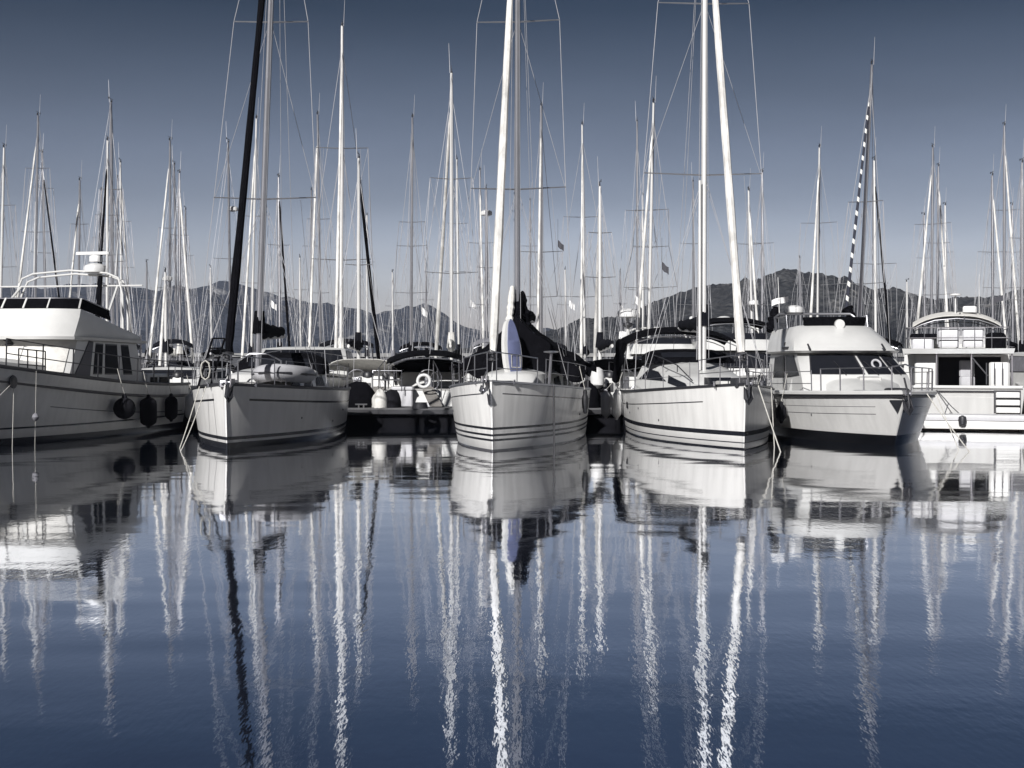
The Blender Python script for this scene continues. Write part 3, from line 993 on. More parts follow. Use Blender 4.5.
# ---- trawler yacht at the left edge
def trawler():
    root = empty('trawler_yacht', (-12.66, 24.95, 0), heading(9),
                 'big white trawler yacht cut by the left edge, radar arch over its flybridge', 'motor yacht')
    H = Hull(12.5, 4.3, 2.12, 1.34, 1.2, p=2.3, tm=.40, tr=.86, rake=.9, kwm=.90, kwb=.35, fe=1.05, draft=.6, srake=-.1)
    hm = hull_mat('trawler_gelcoat', (0.70, 0.70, 0.69), zbands=[(-9, .17, (0.012, 0.012, 0.015)), (.36, .40, DARK)], sbands=[(.70, .72, .02, .60, (0.10, 0.10, 0.11))], dirt=.14)
    H.mesh().build('hull', hm, root)
    H.deck(camber=.08, dz=-.30, inset=.12).build('deck', 'deck', root)
    b = MB()
    for sd in (1, -1):       # inside of the bulwark
        g = []
        for i in range(36):
            t = i / 35 * .985
            x, y, z = H.sheer(t, sd)
            k = max(0, abs(y) - .09)
            g.append([(x, sd * k, z - .34), (x, sd * k, z - .01)])
        b.sheet(g, .02)
    b.build('bulwark_lining', 'gel', root)
    H.rail(.04, .01).build('cap_rail', 'trim', root)
    H.line_at(.30, .035, 0, 1, .01).build('rub_rail', 'trim', root)
    guard_rails(root, H, .04, .72, 9, .62, .016, 2, m='trim', wr=.012)
    guard_rails(root, H, .76, .97, 4, .85, .018, 2, m='steel', wr=.014)
    # house
    hz = House([(1.02, .98, -6.05, -10.1, 1.62, 1.62, .42), (1.45, 1.40, -6.15, -10.1, 1.62, 1.62, .42), (2.31, 2.27, -6.75, -9.85, 1.52, 1.55, .40)], 5)
    ho = hz.mesh(.03).build('deckhouse', 'gel', root)
    # trunk cabin ahead of the house
    tr_ = House([(1.25, 1.0, -3.6, -6.3, .75, 1.35, .5), (1.86, 1.66, -4.0, -6.3, .66, 1.25, .45), (1.93, 1.76, -4.2, -6.35, .55, 1.1, .4)], 3)
    tro = tr_.mesh(.05).build('trunk_cabin', 'gel', root)
    windows(tr_, [[(port(.35), .35), (port(.6), .35), (port(.6), .75), (port(.35), .75)]], tro)
    hatch(root, (-4.9, 0, 1.92), .55)
    # windscreen covers (white canvas over the front panes, as in the photograph) and side windows
    for a, c in ((.93, .36), (.31, -.31), (-.36, -.93)):
        hz.panel(MB(), [(front(a), 1.12), (front(c), 1.12), (front(c), 1.88), (front(a), 1.88)], .02, off=.022).build('windscreen_cover', 'whitecan', ho)
    for sd in (port, stbd):
        windows(hz, [[(sd(.05), .98), (sd(.25), .96), (sd(.25), 1.93), (sd(.18), 1.95)]], ho, glass='smoke')
        for a, c in ((.30, .41), (.46, .64), (.72, .84)):
            windows(hz, [[(sd(a), 1.12), (sd(c), 1.12), (sd(c), 1.90), (sd(a), 1.90)]], ho)
    rs = House([(2.314, 2.274, -6.42, -10.2, 1.62, 1.66, .45), (2.385, 2.34, -6.40, -10.25, 1.63, 1.67, .45)], 5)
    rs.mesh(.01).build('house_roof', 'gel', root)
    # flybridge
    fb = House([(2.39, 2.345, -6.62, -10.15, 1.50, 1.55, .48), (2.85, 2.42, -6.90, -10.1, 1.50, 1.56, .48), (3.04, 2.46, -7.02, -10.1, 1.47, 1.53, .46)], 5)
    fbo = fb.mesh(.0).build('flybridge', 'gel', root)
    wsb = House([(3.045, 2.72, -7.03, -9.1, 1.46, 1.52, .46), (3.29, 2.98, -7.20, -9.0, 1.43, 1.47, .44)], 5)
    wsp = wsb.panel(MB(), [(21 - 3.6, .02), (31 + 3.6, .02), (31 + 3.6, .98), (21 - 3.6, .98)], .02, nx=40, off=.0).build('flybridge_windscreen', 'black', root)
    for u in (.98, .58, .2, -.2, -.58, -.98):
        q = front(u) + (0 if True else 0)
        wsb.panel(MB(), q4(q - .055, q + .055, .0, 1.0), .02, nx=1, off=.022).build('windscreen_post', 'gel', wsp)
    tube = MB()
    n = 21
    wsb_top = [tuple(wsb.ev(21 - 3.6 + (7.2 + 10) * i / 30, .999)) for i in range(31)]
    tube.tube(wsb_top, .018, 6)
    tube.build('screen_rail', 'steel', wsp)
    MB().tube([(-6.5, -.30, 2.37), (-6.3, .05, 2.30), (-6.28, .14, 2.22)], .05, 8).lathe([(.02, 0), (.14, .03), (.15, .06), (.10, .10), (.02, .1)], (-6.34, .1, 2.14), 14).build('searchlight', 'trim', root)
    # radar arch
    ar = MB()
    for dx, zt in ((0, 4.04), (-.28, 3.97)):
        pts = [(-9.2 + dx, 1.5, 2.6), (-9.3 + dx, 1.44, 3.5), (-9.35 + dx, 1.30, zt - .12), (-9.35 + dx, 1.0, zt), (-9.35 + dx, 0, zt + .08), (-9.35 + dx, -1.0, zt), (-9.35 + dx, -1.3, zt - .12), (-9.3 + dx, -1.44, 3.5), (-9.2 + dx, -1.5, 2.6)]
        ar.tube(pts, .026, 8)
    ar.tube([(-9.35, 1.95, 3.72), (-9.35, -1.95, 3.72)], .022, 6)
    ar.tube([(-9.3, 1.3, 3.7), (-8.5, 1.45, 3.0)], .03, 6)
    ar.tube([(-9.3, -1.3, 3.7), (-8.5, -1.45, 3.0)], .03, 6)
    aro = ar.build('radar_arch', 'gel', root)
    radome(aro, (-9.5, .62, 4.17), r=.29, hgt=.24)
    MB().rbox((-9.62, .50, 4.34), (-9.36, .78, 4.50), .04).rbox((-9.55, .1, 4.52), (-9.44, 1.0, 4.60), .03).build('scanner', 'fwhite', aro)
    for k, (yy, hh) in enumerate(((.95, 1.1), (1.2, .9), (-1.0, 1.9))):
        MB().tube([(-9.4, yy, 4.0), (-9.5, yy * 1.02, 4.0 + hh)], [.016, .007], 5).build('whip_antenna', 'fwhite', aro)
    MB().tube([(-9.2, .9, 3.95), (-9.0, .95, 3.3), (-8.9, .95, 2.7)], .06, 8).build('folded_awning', 'black', aro)
    # aft deck: cockpit side, mast and boom, ladder, bow gear
    ck = MB(); ck.rbox((-11.6, -1.7, .95), (-10.15, 1.7, 1.5), .05)
    ck.build('aft_cabin', 'gel', root)
    windowsA = House([(1.0, 1.0, -10.2, -11.7, 1.71, 1.71, .02), (1.5, 1.5, -10.2, -11.7, 1.71, 1.71, .02)], 5)
    for a, c in ((.12, .38), (.5, .9)):
        windows(windowsA, [[(port(a), .32), (port(c), .32), (port(c), .80), (port(a), .80)]], root)
    st = MB()
    for z in (1.55, 1.75, 1.95, 2.15):
        st.tube([(-10.35, 1.05, z), (-10.35, 1.45, z)], .014, 6)
    for yy in (1.05, 1.45):
        st.tube([(-10.35, yy, 1.4), (-10.35, yy, 2.5)], .018, 6)
    st.build('ladder', 'steel', root)
    fr = MB()
    for z in (1.75, 2.08):
        fr.tube([(-4.4, 1.36, z), (-5.2, 1.55, z - .05)], .014, 6)
    for k in range(4):
        x = -4.4 - .8 * k / 3; y = 1.36 + .19 * k / 3
        fr.tube([(x, y, 1.55), (x, y, 2.08 - .05 * k / 3)], .014, 6)
    fr.build('deck_box_frame', 'trim', root)
    anchor(root, (.05, 0, 2.05), 'steel', 1.0)
    # hawse hole with a chromed lip on the visible bow
    t = t_for_px(root, H, 16, 1)
    p = H.pt(t, H.zs(t) - .27, 1, .01)
    MB().lathe([(.05, -.03), (.13, -.02), (.15, .02), (.10, .045), (.05, .04)], (0, 0, 0), 18, 'y').build('hawse_pipe', 'trim', root).location = p
    return root, H
TA, HA = trawler()
def on_side(root, H, px, side, below, out):
    t = t_for_px(root, H, px, side)
    return to_world(root, H.pt(t, H.zs(t) - below, side, out)), to_world(root, H.sheer(t, side, .3))
p, t_ = on_side(TA, HA, 117, 1, .36, .26)
fender(p, .6, .26, 'round black ball fender on the side of the left trawler', 'fcover', 'dark fenders on the trawler', t_, ball=True)
p, t_ = on_side(TA, HA, 143, 1, .34, .2)
fender(p, .72, .21, 'largest long black fender, second from the bow of the left trawler', 'fcover', 'dark fenders on the trawler', t_)
p, t_ = on_side(TA, HA, 167, 1, .30, .17)
fender(p, .62, .17, 'smaller dark fender near the stern of the left trawler', 'fcover', 'dark fenders on the trawler', t_)
p, t_ = on_side(TA, HA, 186, 1, .25, .2)
fender(p, .72, .17, 'pale grey fender between the trawler stern and the sailboat bow', 'fwhite', None, t_)
t = t_for_px(TA, HA, 16, 1)
hw = to_world(TA, HA.pt(t, HA.zs(t) - .27, 1, .03))
rope(hw, (hw[0] - .55, hw[1] - 3.2, -.3), 'slanting pale rope from the trawler hawse pipe into the water', .008)
rope(hw, (hw[0] + .05, hw[1] - .25, -.3), 'rope hanging straight down from the trawler hawse pipe', .007)
tb = t_for_px(TA, HA, 33, 1)
hb_ = to_world(TA, HA.sheer(tb, 1, .0, .06))
rope(hb_, (hb_[0], hb_[1] - .1, -.3), 'thin line with a small float hanging from the trawler rail', .005)
fl = MB().lathe([(.01, .09), (.06, .05), (.08, 0), (.06, -.05), (.01, -.09)], (0, 0, 0), 14).build('net_float', 'greycan')
fl.location = (hb_[0], hb_[1] - .05, .62)
tag(fl, 'small grey float on the thin line beside the trawler bow', 'float')

# ---- sailboat with the dark rolled genoa and inflatable on deck
def sloop_b():
    root = empty('sailboat', (-5.85, 27.5, 0), heading(0),
                 'white sailboat with thick black rolled genoa and dinghy on its foredeck, next to the trawler', 'sailboat')
    H = Hull(9.3, 3.40, 1.33, 1.12, 1.08, p=2.0, tm=.42, tr=.82, rake=.18, kwm=.93, kwb=.72, fe=.8, draft=.45)
    hm = hull_mat('sloop_gelcoat', (0.74, 0.735, 0.725), zbands=[(-9, .13, DARK), (.185, .255, DARK)], sbands=[(.27, .315, .02, .93, DARK)], dirt=.12)
    H.outlets(root, [(.35, .62, 1), (.5, .40, 1), (.62, .78, -1), (.72, .55, 1)])
    H.mesh().build('hull', hm, root)
    H.deck().build('deck', 'deck', root)
    H.rail(.035, .015).build('toe_rail', 'trim', root)
    cabin_trunk(root, -2.7, -6.9, .75, 1.25, 1.2, .36, wins=3)
    sprayhood(root, -6.2, -7.3, 1.15, 1.5, .55, 'black')
    pulpit(root, H, .58, .84)
    guard_rails(root, H, .05, .80, 7, .58)
    anchor(root, (.12, .10, 1.38), 'trim', .8, -1.25)
    MB().rbox((-.75, -.14, 1.28), (-.05, .14, 1.42), .03).build('windlass', 'steel', root)
    hatch(root, (-2.0, 0, 1.30), .5)
    cleat(root, (-.7, .5, 1.30)); cleat(root, (-.7, -.5, 1.30))
    rig(root, -3.55, 1.5, 14.6, [(5.55, 1.18), (9.65, .86)], .095, (-.12, 0, 1.5), (-9.2, 0, 1.2), 1.55, lean=(-.25, .42), mcol='alu', furl='black', furl_r=.088, boom=(3.4, 2.35, 'black'), seed=3)
    # passerelle lashed upright on the starboard bow
    g = MB()
    for yy in (-1.08, -.82):
        g.tube([(-1.2, yy + .25, 1.25), (-1.5, yy + .5, 2.3)], .025, 6)
    for k in range(6):
        u = k / 5
        g.tube([(-1.2 - .3 * u, -.83 + .25 * u, 1.25 + 1.05 * u), (-1.2 - .3 * u, -.57 + .25 * u, 1.25 + 1.05 * u)], .018, 6)
    g.build('boarding_ladder', 'black', root)
    MB().tube([(-1.9, .82, 1.35), (-1.9, .82, 1.82), (-1.85, .55, 1.97), (-1.85, .15, 1.97), (-1.9, -.12, 1.82), (-1.9, -.12, 1.35)], .02, 7).build('mast_guard', 'steel', root)
    # coiled lines on the pulpit
    c = MB()
    for k in range(4):
        c.tube([(-.6 + .02 * k, -.52 + .1 * math.cos(w * .785), 1.62 + .2 * math.sin(w * .785)) for w in range(8)], .014, 5, closed=True)
    c.build('rope_coil', 'rope', root)
    return root, H
TB, HB = sloop_b()
def dinghy():
    p = to_world(TB, (-2.75, .72, 1.30))
    o = empty('inflatable_dinghy', p, heading(0), 'grey inflatable dinghy upside down on the foredeck beside the black genoa', 'dinghy')
    b = MB()
    pts = [(-1.1, .45, .18), (-.4, .48, .20), (.4, .44, .22), (.85, .25, .25), (1.0, 0, .27), (.85, -.25, .25), (.4, -.44, .22), (-.4, -.48, .20), (-1.1, -.45, .18)]
    b.tube(pts, [.12, .19, .19, .19, .19, .19, .19, .19, .12], 12)
    b.build('buoyancy_tube', 'inflat', o)
    h = House([(.20, .20, .85, -1.0, .40, .44, .25), (.36, .34, .60, -.98, .22, .26, .25), (.41, .38, .4, -.97, .04, .05, .2)], 2)
    h.mesh(.0).build('bottom', 'gelgrey', o)
    MB().tube([(p_[0] * 1.165, p_[1] * 1.38, p_[2] - .0) for p_ in pts[1:-1]], .03, 6, .8).build('rubbing_strake', 'trim', o)
    MB().box((-1.08, -.40, .02), (-1.03, .40, .34)).build('dinghy_transom', 'trim', o)
dinghy()
rope(to_world(TB, (-.5, -.5, 1.28)), to_world(TB, (.9, -.85, -.3)), 'slack bow line dropping into the water left of the black-genoa sailboat', .011, .12)
rope(to_world(TB, (-.8, -.7, 1.28)), to_world(TB, (-.5, -1.15, -.3)), 'steep line from the bow into the water between trawler and sailboat', .011, .05)

# ---- the middle sailboat under its black awning
def sloop_c():
    root = empty('sailboat', (-.42, 26.8, 0), heading(7),
                 'white sailboat in the middle with three dark waterline stripes and a black tent awning', 'sailboat')
    H = Hull(9.8, 3.10, 1.40, 1.14, 1.10, p=2.6, tm=.42, tr=.8, rake=.22, kwm=.92, kwb=.70, fe=.8, draft=.45)
    hm = hull_mat('cruiser_gelcoat', (0.84, 0.835, 0.825), zbands=[(-9, .035, (0.10, .10, .11)), (.20, .245, DARK), (.30, .345, DARK), (.43, .48, DARK)], sbands=[(.215, .24, .02, .97, (.05, .05, .06))], dirt=.2)
    H.outlets(root, [(.4, .66, 1), (.55, .60, 1), (.7, .72, -1)])
    H.mesh().build('hull', hm, root)
    H.deck().build('deck', 'deck', root)
    H.rail(.025, .01).build('toe_rail', 'alu', root)
    cabin_trunk(root, -2.6, -7.2, .7, 1.15, 1.22, .36, wins=3)
    pulpit(root, H, .56, .85)
    guard_rails(root, H, .05, .82, 7, .56)
    anchor(root, (.10, -.12, 1.44), 'steel', .7, -.5)
    hatch(root, (-1.9, 0, 1.34), .5)
    cleat(root, (-.6, .4, 1.36)); cleat(root, (-.6, -.4, 1.36))
    rig(root, -4.45, 1.5, 14.8, [(5.80, 1.11), (9.7, .97)], .090, (-.15, 0, 1.5), (-9.7, 0, 1.2), 1.35, lean=(-.25, -.02), mcol='alu', furl='sail', furl_r=.09, boom=(3.7, 2.75, 'black'), seed=5)
    # tent awning over the boom, tied out to both guard rails
    def drape(u, v):
        a = abs(v)
        zr = 2.90 - .26 * u + .05 * math.sin(u * 9)
        foot = 1.60 + .06 * math.sin(v * 3 + u * 8)
        z = zr - (zr - foot) * a ** .78
        z += (.05 * math.sin(u * 26 + v * 5) + .04 * math.sin(v * 17 + u * 4)) * (.3 + a) + .05 * noise.noise((u * 6, v * 4, 2))
        return z
    g = []
    for i in range(28):
        u = i / 27
        g.append([(-4.25 - 4.4 * u, (1.56 + .1 * math.sin(u * 3)) * (-1 + 2 * k / 24), drape(u, -1 + 2 * k / 24)) for k in range(25)])
    aw = MB().sheet(g, .012).build('awning', 'black', root)
    # furled staysail bundle and dark bag clinging to the mast
    wob_tube(MB(), (-4.25, -.16, 2.72), (-4.32, -.10, 3.55), .10, .06, seed=9, amp=.35).build('lashed_sail', 'whitecan', root)
    wob_tube(MB(), (-4.75, .18, 2.6), (-4.6, .10, 3.45), .13, .05, seed=11, amp=.7).build('mainsail_head', 'black', root)
    gf = []
    for i in range(25):
        v = -1 + 2 * i / 24
        zt = drape(0, v) - .01
        zb = 1.50 + .14 * math.sin(v * 5) + .05 * math.sin(v * 13)
        gf.append([(-4.22 + .07 * math.sin(v * 15 + j * .4) * j / 6, 1.56 * v, zt + (min(zb, zt - .02) - zt) * j / 6) for j in range(7)])
    MB().sheet(gf, .01).build('awning_front', 'black', root)
    MB().rbox((-4.25, -.25, 1.45), (-3.95, .12, 2.05), .05).build('mast_bag', 'black', root)
    MB().tube([(-2.9, .88, 1.25), (-2.9, .93, 1.98)], [.035, .03], 8).lathe([(.02, 0), (.16, .02), (.17, .05), (.02, .06)], (-2.9, .93, 1.98), 14).build('bbq_grill', 'steel', root)
    return root, H
TC, HC = sloop_c()
def paddleboard():
    p = to_world(TC, (-3.35, .02, 1.36))
    o = empty('paddleboard', p, heading(0), 'blue and white paddleboard standing upright at the mast of the middle sailboat', 'paddleboard')
    o.rotation_euler = (R(-2), R(-6), heading(-32))
    def outline(s_, z):
        w = .24 * s_ * (math.sin(math.pi * min(1, .12 + .88 * z)) ** .5) * (1.0 if z > .2 else .8 + z)
        return max(w, .01)
    def board(x0, x1, s_, sh=0.0):
        rings = []
        for k in range(22):
            z = k / 21
            w = outline(s_, z)
            zz = .0 + 1.42 * z + .0
            xo = -.16 * z * z
            rings.append([(xo + x0, -w + sh, zz), (xo + x1, -w * .92 + sh, zz), (xo + x1, w * .92 + sh, zz), (xo + x0, w + sh, zz)])
        return MB().loft(rings, caps=True)
    board(0, .10, 1.0).build('board', 'gel', o)
    board(.1015, .112, .74, .035).build('deck_pad', 'blue', o)
    st = MB()
    for a, c in ((.35, .95), ):
        st.box((.113, -.08, .30), (.118, .15, .315)); st.box((.113, -.10, .58), (.118, .16, .595)); st.box((.113, -.085, .30), (.118, -.07, .6)); st.box((.113, .14, .30), (.118, .155, .6))
    st.build('pad_line', 'rope', o)
paddleboard()
p = to_world(TC, HC.sheer(.60, 1, -.10, .13))
fender(p, .42, .075, 'small black fender on the right side of the middle striped sailboat', 'rubber', None, to_world(TC, HC.sheer(.60, 1, .5)))
p = to_world(TC, HC.sheer(.20, -1, .22, .42))
fender(p, .80, .17, 'long black covered fender at the left side of the middle sailboat', 'fcover', None, to_world(TC, HC.sheer(.20, -1, .5)))
rope(to_world(TC, HC.sheer(.80, 1, .0, .04)), to_world(TC, (HC.sheer(.80, 1)[0] + .1, HC.sheer(.80, 1)[1] + .06, -.3)), 'dark line hanging down the side of the middle sailboat', .022, 0, 'trim')

# ---- deck-saloon sailboat
def sloop_d():
    root = empty('sailboat', (4.75, 27.5, 0), heading(-2.5),
                 'white deck saloon sailboat with eye shaped window, thick white furled jib and black bimini', 'sailboat')
    H = Hull(9.4, 3.2, 1.33, 1.08, 1.02, p=2.1, tm=.42, tr=.84, rake=.15, kwm=.94, kwb=.78, fe=.75, draft=.45)
    hm = hull_mat('saloon_gelcoat', (0.74, 0.735, 0.725), zbands=[(-9, .03, DARK), (.12, .145, (.05, .05, .06)), (.27, .365, DARK)], sbands=[(.30, .325, .10, .87, (.03, .03, .035))], dirt=.16)
    H.outlets(root, [(.35, .55, -1), (.5, .70, -1), (.66, .48, -1)])
    H.mesh().build('hull', hm, root)
    H.deck().build('deck', 'deck', root)
    H.rail(.03, .01).build('toe_rail', 'trim', root)
    # domed saloon roof
    hs_ = House([(1.05, 1.0, -2.3, -7.4, .75, 1.28, .55), (1.28, 1.38, -2.75, -7.4, .70, 1.22, .6), (1.46, 1.68, -3.5, -7.4, .62, 1.08, .6), (1.54, 1.84, -4.2, -7.4, .46, .88, .5), (1.57, 1.90, -4.6, -7.3, .26, .6, .4)], 2.5)
    o = hs_.mesh(.03).build('coachroof', 'gel', root)
    for sd in (stbd, port):
        windows(hs_, [[(sd(.40), 1.10), (sd(.92), 1.02), (sd(.80), 1.92), (sd(.58), 1.85)]], o)
        windows(hs_, [[(sd(.0), .55), (sd(.34), .95), (sd(.34), 1.7), (sd(.04), 1.15)]], o)
    windows(hs_, [[(front(.55), 1.1), (front(-.55), 1.1), (front(-.45), 1.85), (front(.45), 1.85)]], o)
    g = MB()
    for sd in (1, -1):
        g.tube([(-2.6, sd * .62, 1.38), (-3.6, sd * .79, 1.72), (-5.0, sd * .89, 1.88), (-6.5, sd * .93, 1.98)], .014, 6)
        for x, y, z in ((-3.6, .79, 1.66), (-5.0, .89, 1.78), (-6.4, .93, 1.9)):
            g.tube([(x, sd * y, z - .1), (x, sd * y, z + .06)], .012, 6)
    g.build('grab_rail', 'trim', root)
    sprayhood(root, -6.1, -7.4, 1.1, 1.78, .36, 'black')
    bimini(root, -7.6, -9.3, 1.46, 1.2, 2.72, 'black', arch=.30)
    # side curtain of the bimini rolled down at its left foot
    wob_tube(MB(), (-8.4, -1.46, 2.40), (-8.6, -1.62, 1.25), .15, .10, seed=31, amp=.3).build('rolled_curtain', 'black', root)
    pulpit(root, H, .58, .85)
    guard_rails(root, H, .05, .82, 7, .56)
    anchor(root, (.12, .05, 1.36), 'trim', .85, -1.2)
    MB().rbox((-.75, -.16, 1.28), (-.15, .16, 1.46), .03).build('windlass', 'trim', root)
    hatch(root, (-1.6, 0, 1.34), .5)
    cleat(root, (-.7, .5, 1.32)); cleat(root, (-.7, -.5, 1.32))
    rig(root, -4.6, 1.55, 14.6, [(6.25, 1.42), (10.35, 1.10)], .092, (-.2, 0, 1.5), (-9.3, 0, 1.2), 1.6, lean=(-.2, .08), mcol='mast', furl='sail', furl_r=.10, boom=(3.5, 2.55, 'navy'), seed=8)
    MB().tube([(-4.42, -.12, 1.6), (-4.5, -.10, 6.1)], .035, 7).build('whisker_pole', 'mast', root)
    t = .30
    x, y, z = H.pt(t, H.zs(t) - .34, -1, .012)
    MB().rbox((x - .16, y - .0, z - .08), (x + .16, y + .02, z + .08), .01).build('hull_port', 'glass', root)
    return root, H
TD, HD = sloop_d()
for k, (tt, lab) in enumerate(((.16, 'white fender at the stern of the deck saloon sailboat, nearest its hull corner'), (.10, 'pale grey fender hung outermost beside the stern of the deck saloon sailboat'))):
    p = to_world(TD, HD.sheer(tt, -1, -.02, .16 + .26 * k))
    fender(p, .68, .13, lab, 'fwhite' if k == 0 else 'inflat', None, to_world(TD, HD.sheer(tt, -1, .5)))
rope(to_world(TD, (-.35, .35, 1.30)), to_world(TD, (.9, .62, -.3)), 'taut pale bow line running from the deck saloon sailboat into the water', .013, .02)
rope(to_world(TD, (-.9, .75, 1.25)), to_world(TD, (-.85, .82, -.3)), 'vertical line hanging beside the bow of the deck saloon sailboat', .012)

# ---- flybridge cruiser
def cruiser_e():
    root = empty('motor_cruiser', (8.16, 28.0, 0), heading(0),
                 'white flybridge motor cruiser with black flybridge screen and black bottom paint', 'motor cruiser')
    H = Hull(9.3, 3.65, 1.10, 1.00, .98, p=2.4, tm=.40, tr=.92, rake=.85, kwm=.92, kwb=.42, fe=1.0, draft=.5, srake=0)
    hm = hull_mat('cruiser_white', (0.70, 0.695, 0.685), zbands=[(-9, .23, (0.004, 0.004, 0.005))], sbands=[(.40, .415, .05, .93, (.06, .06, .07)), (.24, .252, .35, .93, (.10, .10, .11))], dirt=.12)
    H.outlets(root, [(.3, .45, -1), (.5, .55, -1), (.7, .6, -1)])
    H.mesh().build('hull', hm, root)
    H.deck(camber=.10).build('deck', 'deck', root)
    H.rail(.055, .05, 0, 1, out=.01).build('bulwark_rail', 'gel', root)
    H.line_at(.03, .022, 0, 1, .01).build('rub_rail', 'trim', root)
    # foredeck trunk rising to the windscreen
    tk = House([(1.04, .95, -1.0, -5.3, .40, 1.36, .5), (1.14, 1.40, -1.5, -5.2, .36, 1.28, .5), (1.20, 1.56, -1.9, -5.1, .26, 1.12, .45)], 2.6)
    tk.mesh(.05).build('trunk_cabin', 'gel', root)
    hatch(root, (-3.3, .1, 1.40), .5)
    # saloon
    hz = House([(1.05, 1.0, -3.7, -8.4, 1.30, 1.30, .75), (1.47, 1.42, -4.15, -8.4, 1.27, 1.27, .75), (2.02, 2.02, -5.2, -8.4, 1.16, 1.18, .62)], 2.7)
    ho = hz.mesh(.02).build('saloon', 'gel', root)
    windows(hz, [[(front(.97), 1.10), (front(.66), 1.10), (front(.62), 1.88), (front(.90), 1.88)],
                 [(front(.60), 1.10), (front(.16), 1.10), (front(.14), 1.88), (front(.56), 1.88)],
                 [(front(.04), 1.10), (front(-.84), 1.10), (front(-.78), 1.88), (front(.03), 1.88)]], ho)
    for sd in (stbd, port):
        windows(hz, [[(sd(.06), 1.05), (sd(.40), .95), (sd(.40), 1.88), (sd(.12), 1.88)], [(sd(.46), .95), (sd(.8), .95), (sd(.8), 1.8), (sd(.46), 1.88)]], ho)
    wp = MB()
    c = hz.ev(front(-.1), 1.0)
    for u in (-.3, .3, .8):
        a, e = hz.ev(front(u), 1.02), hz.ev(front(u - .12), 1.6)
        wp.tube([a + np.array((.03, 0, .02)), e + np.array((.045, 0, .02))], .012, 5)
    wp.build('wiper', 'trim', root)
    # life ring seen behind the port-side pane
    ring = hz.ev(front(.38), 1.50)
    MB().tube([(ring[0] + .12 - .10 * math.sin(w * .39) * .9, ring[1] + .10 * math.cos(w * .39), ring[2] + .10 * math.sin(w * .39)) for w in range(16)], .028, 8, closed=True).build('life_ring', 'inflat', root)
    # flybridge: eyebrow and raked coaming
    eb = House([(2.02, 2.02, -5.0, -8.6, 1.26, 1.28, .66), (2.07, 2.07, -4.92, -8.6, 1.29, 1.30, .68)], 2.8)
    eb.mesh(.01).build('eyebrow', 'gel', root)
    fb = House([(2.075, 2.075, -5.12, -8.5, 1.25, 1.26, .66), (2.40, 2.40, -5.7, -8.45, 1.12, 1.22, .62), (2.68, 2.62, -6.2, -8.4, .92, 1.15, .55), (2.73, 2.65, -6.4, -8.38, .84, 1.10, .5)], 2.6)
    fbo = fb.mesh(.0).build('flybridge', 'gel', root)
    ws = House([(2.70, 2.66, -6.3, -7.6, .84, 1.0, .5), (2.93, 2.88, -6.28, -7.7, .90, 1.02, .56)], 2.6)
    w = ws.panel(MB(), [(21 + .6, .02), (31 - .6, .02), (31 - .6, .98), (21 + .6, .98)], .02, nx=36, off=0)
    w.build('flybridge_windscreen', 'black', root)
    sl = MB().tube([(-5.82, .0, 2.60), (-5.74, 0, 2.70)], .03, 8)
    sl.lathe([(.02, -.11), (.10, -.09), (.13, 0), (.12, .08), (.02, .09)], (-5.66, .0, 2.74), 14, 'x')
    sl.build('searchlight', 'gel', root)
    MB().tube([(-5.52, 0, 2.58), (-5.42, .06, 2.46), (-5.36, .10, 2.38)], [.03, .05, .02], 7).build('horn', 'trim', root)
    for yy in (.62, -.75):
        e = eb.ev(front(yy), .99)
        MB().tube([e + np.array((-.28, 0, .16)), e + np.array((.02, 0, .02))], .022, 6).build('deck_light', 'trim', root)
    vs_ = fb.ev(stbd(.25), .25)
    MB().rbox((vs_[0] - .45, vs_[1] - .03, vs_[2] - .03), (vs_[0] + .25, vs_[1] + .01, vs_[2] + .03), .008).build('side_vent', 'trim', root)
    MB().lathe([(.01, -.02), (.05, -.02), (.05, .02), (.01, .02)], tuple(fb.ev(stbd(.32), .55)), 12, 'y').build('side_port', 'trim', root)
    # arch with folded bimini, radar, aft rails
    ar = MB()
    ar.tube([(-8.0, 1.12, 2.62), (-8.35, 1.08, 3.0), (-8.4, .95, 3.1), (-8.4, -.95, 3.1), (-8.35, -1.08, 3.0), (-8.0, -1.12, 2.62)], .035, 8)
    ar.tube([(-6.9, -1.04, 2.68), (-7.0, -1.04, 3.0), (-8.35, -1.08, 2.98)], .018, 6)
    ar.tube([(-6.9, 1.04, 2.68), (-7.0, 1.04, 3.0), (-8.35, 1.08, 2.98)], .018, 6)
    a_o = ar.build('radar_arch', 'steel', root)
    radome(a_o, (-8.4, -.55, 3.22), r=.24, hgt=.2)
    wob_tube(MB(), (-8.45, -1.22, 2.62), (-8.75, -.95, 3.28), .10, .14, seed=4, amp=.5).build('folded_bimini', 'black', a_o)
    wob_tube(MB(), (-8.45, 1.22, 2.62), (-8.75, .95, 3.28), .10, .14, seed=14, amp=.5).build('folded_bimini', 'black', a_o)
    MB().tube([(-8.4, -.95, 3.1), (-8.6, -.95, 4.1)], [.012, .007], 5).build('whip_antenna', 'fwhite', a_o)
    fl = [[(-8.7 - .0 * i, -1.1 + .075 * i, 3.32 + .022 * i + .04 * j + .02 * math.sin(i * .9)) for j in range(5)] for i in range(7)]
    MB().sheet(fl, .006).build('flag', 'flagw', a_o)
    guard_rails(root, H, .12, .72, 5, .55, .014, 2, wr=.010)
    guard_rails(root, H, .76, .97, 4, .60, .016, 1, wr=.014)
    pt_ = H.sheer(.97, 1)
    MB().tube([(pt_[0], pt_[1] * .97, pt_[2] + .6), (.0, 0, 1.74), (pt_[0], -pt_[1] * .97, pt_[2] + .6)], .016, 7).build('pulpit', 'steel', root)
    MB().rbox((-.95, -.2, 1.10), (-.30, .2, 1.24), .05).build('windlass', 'trim', root)
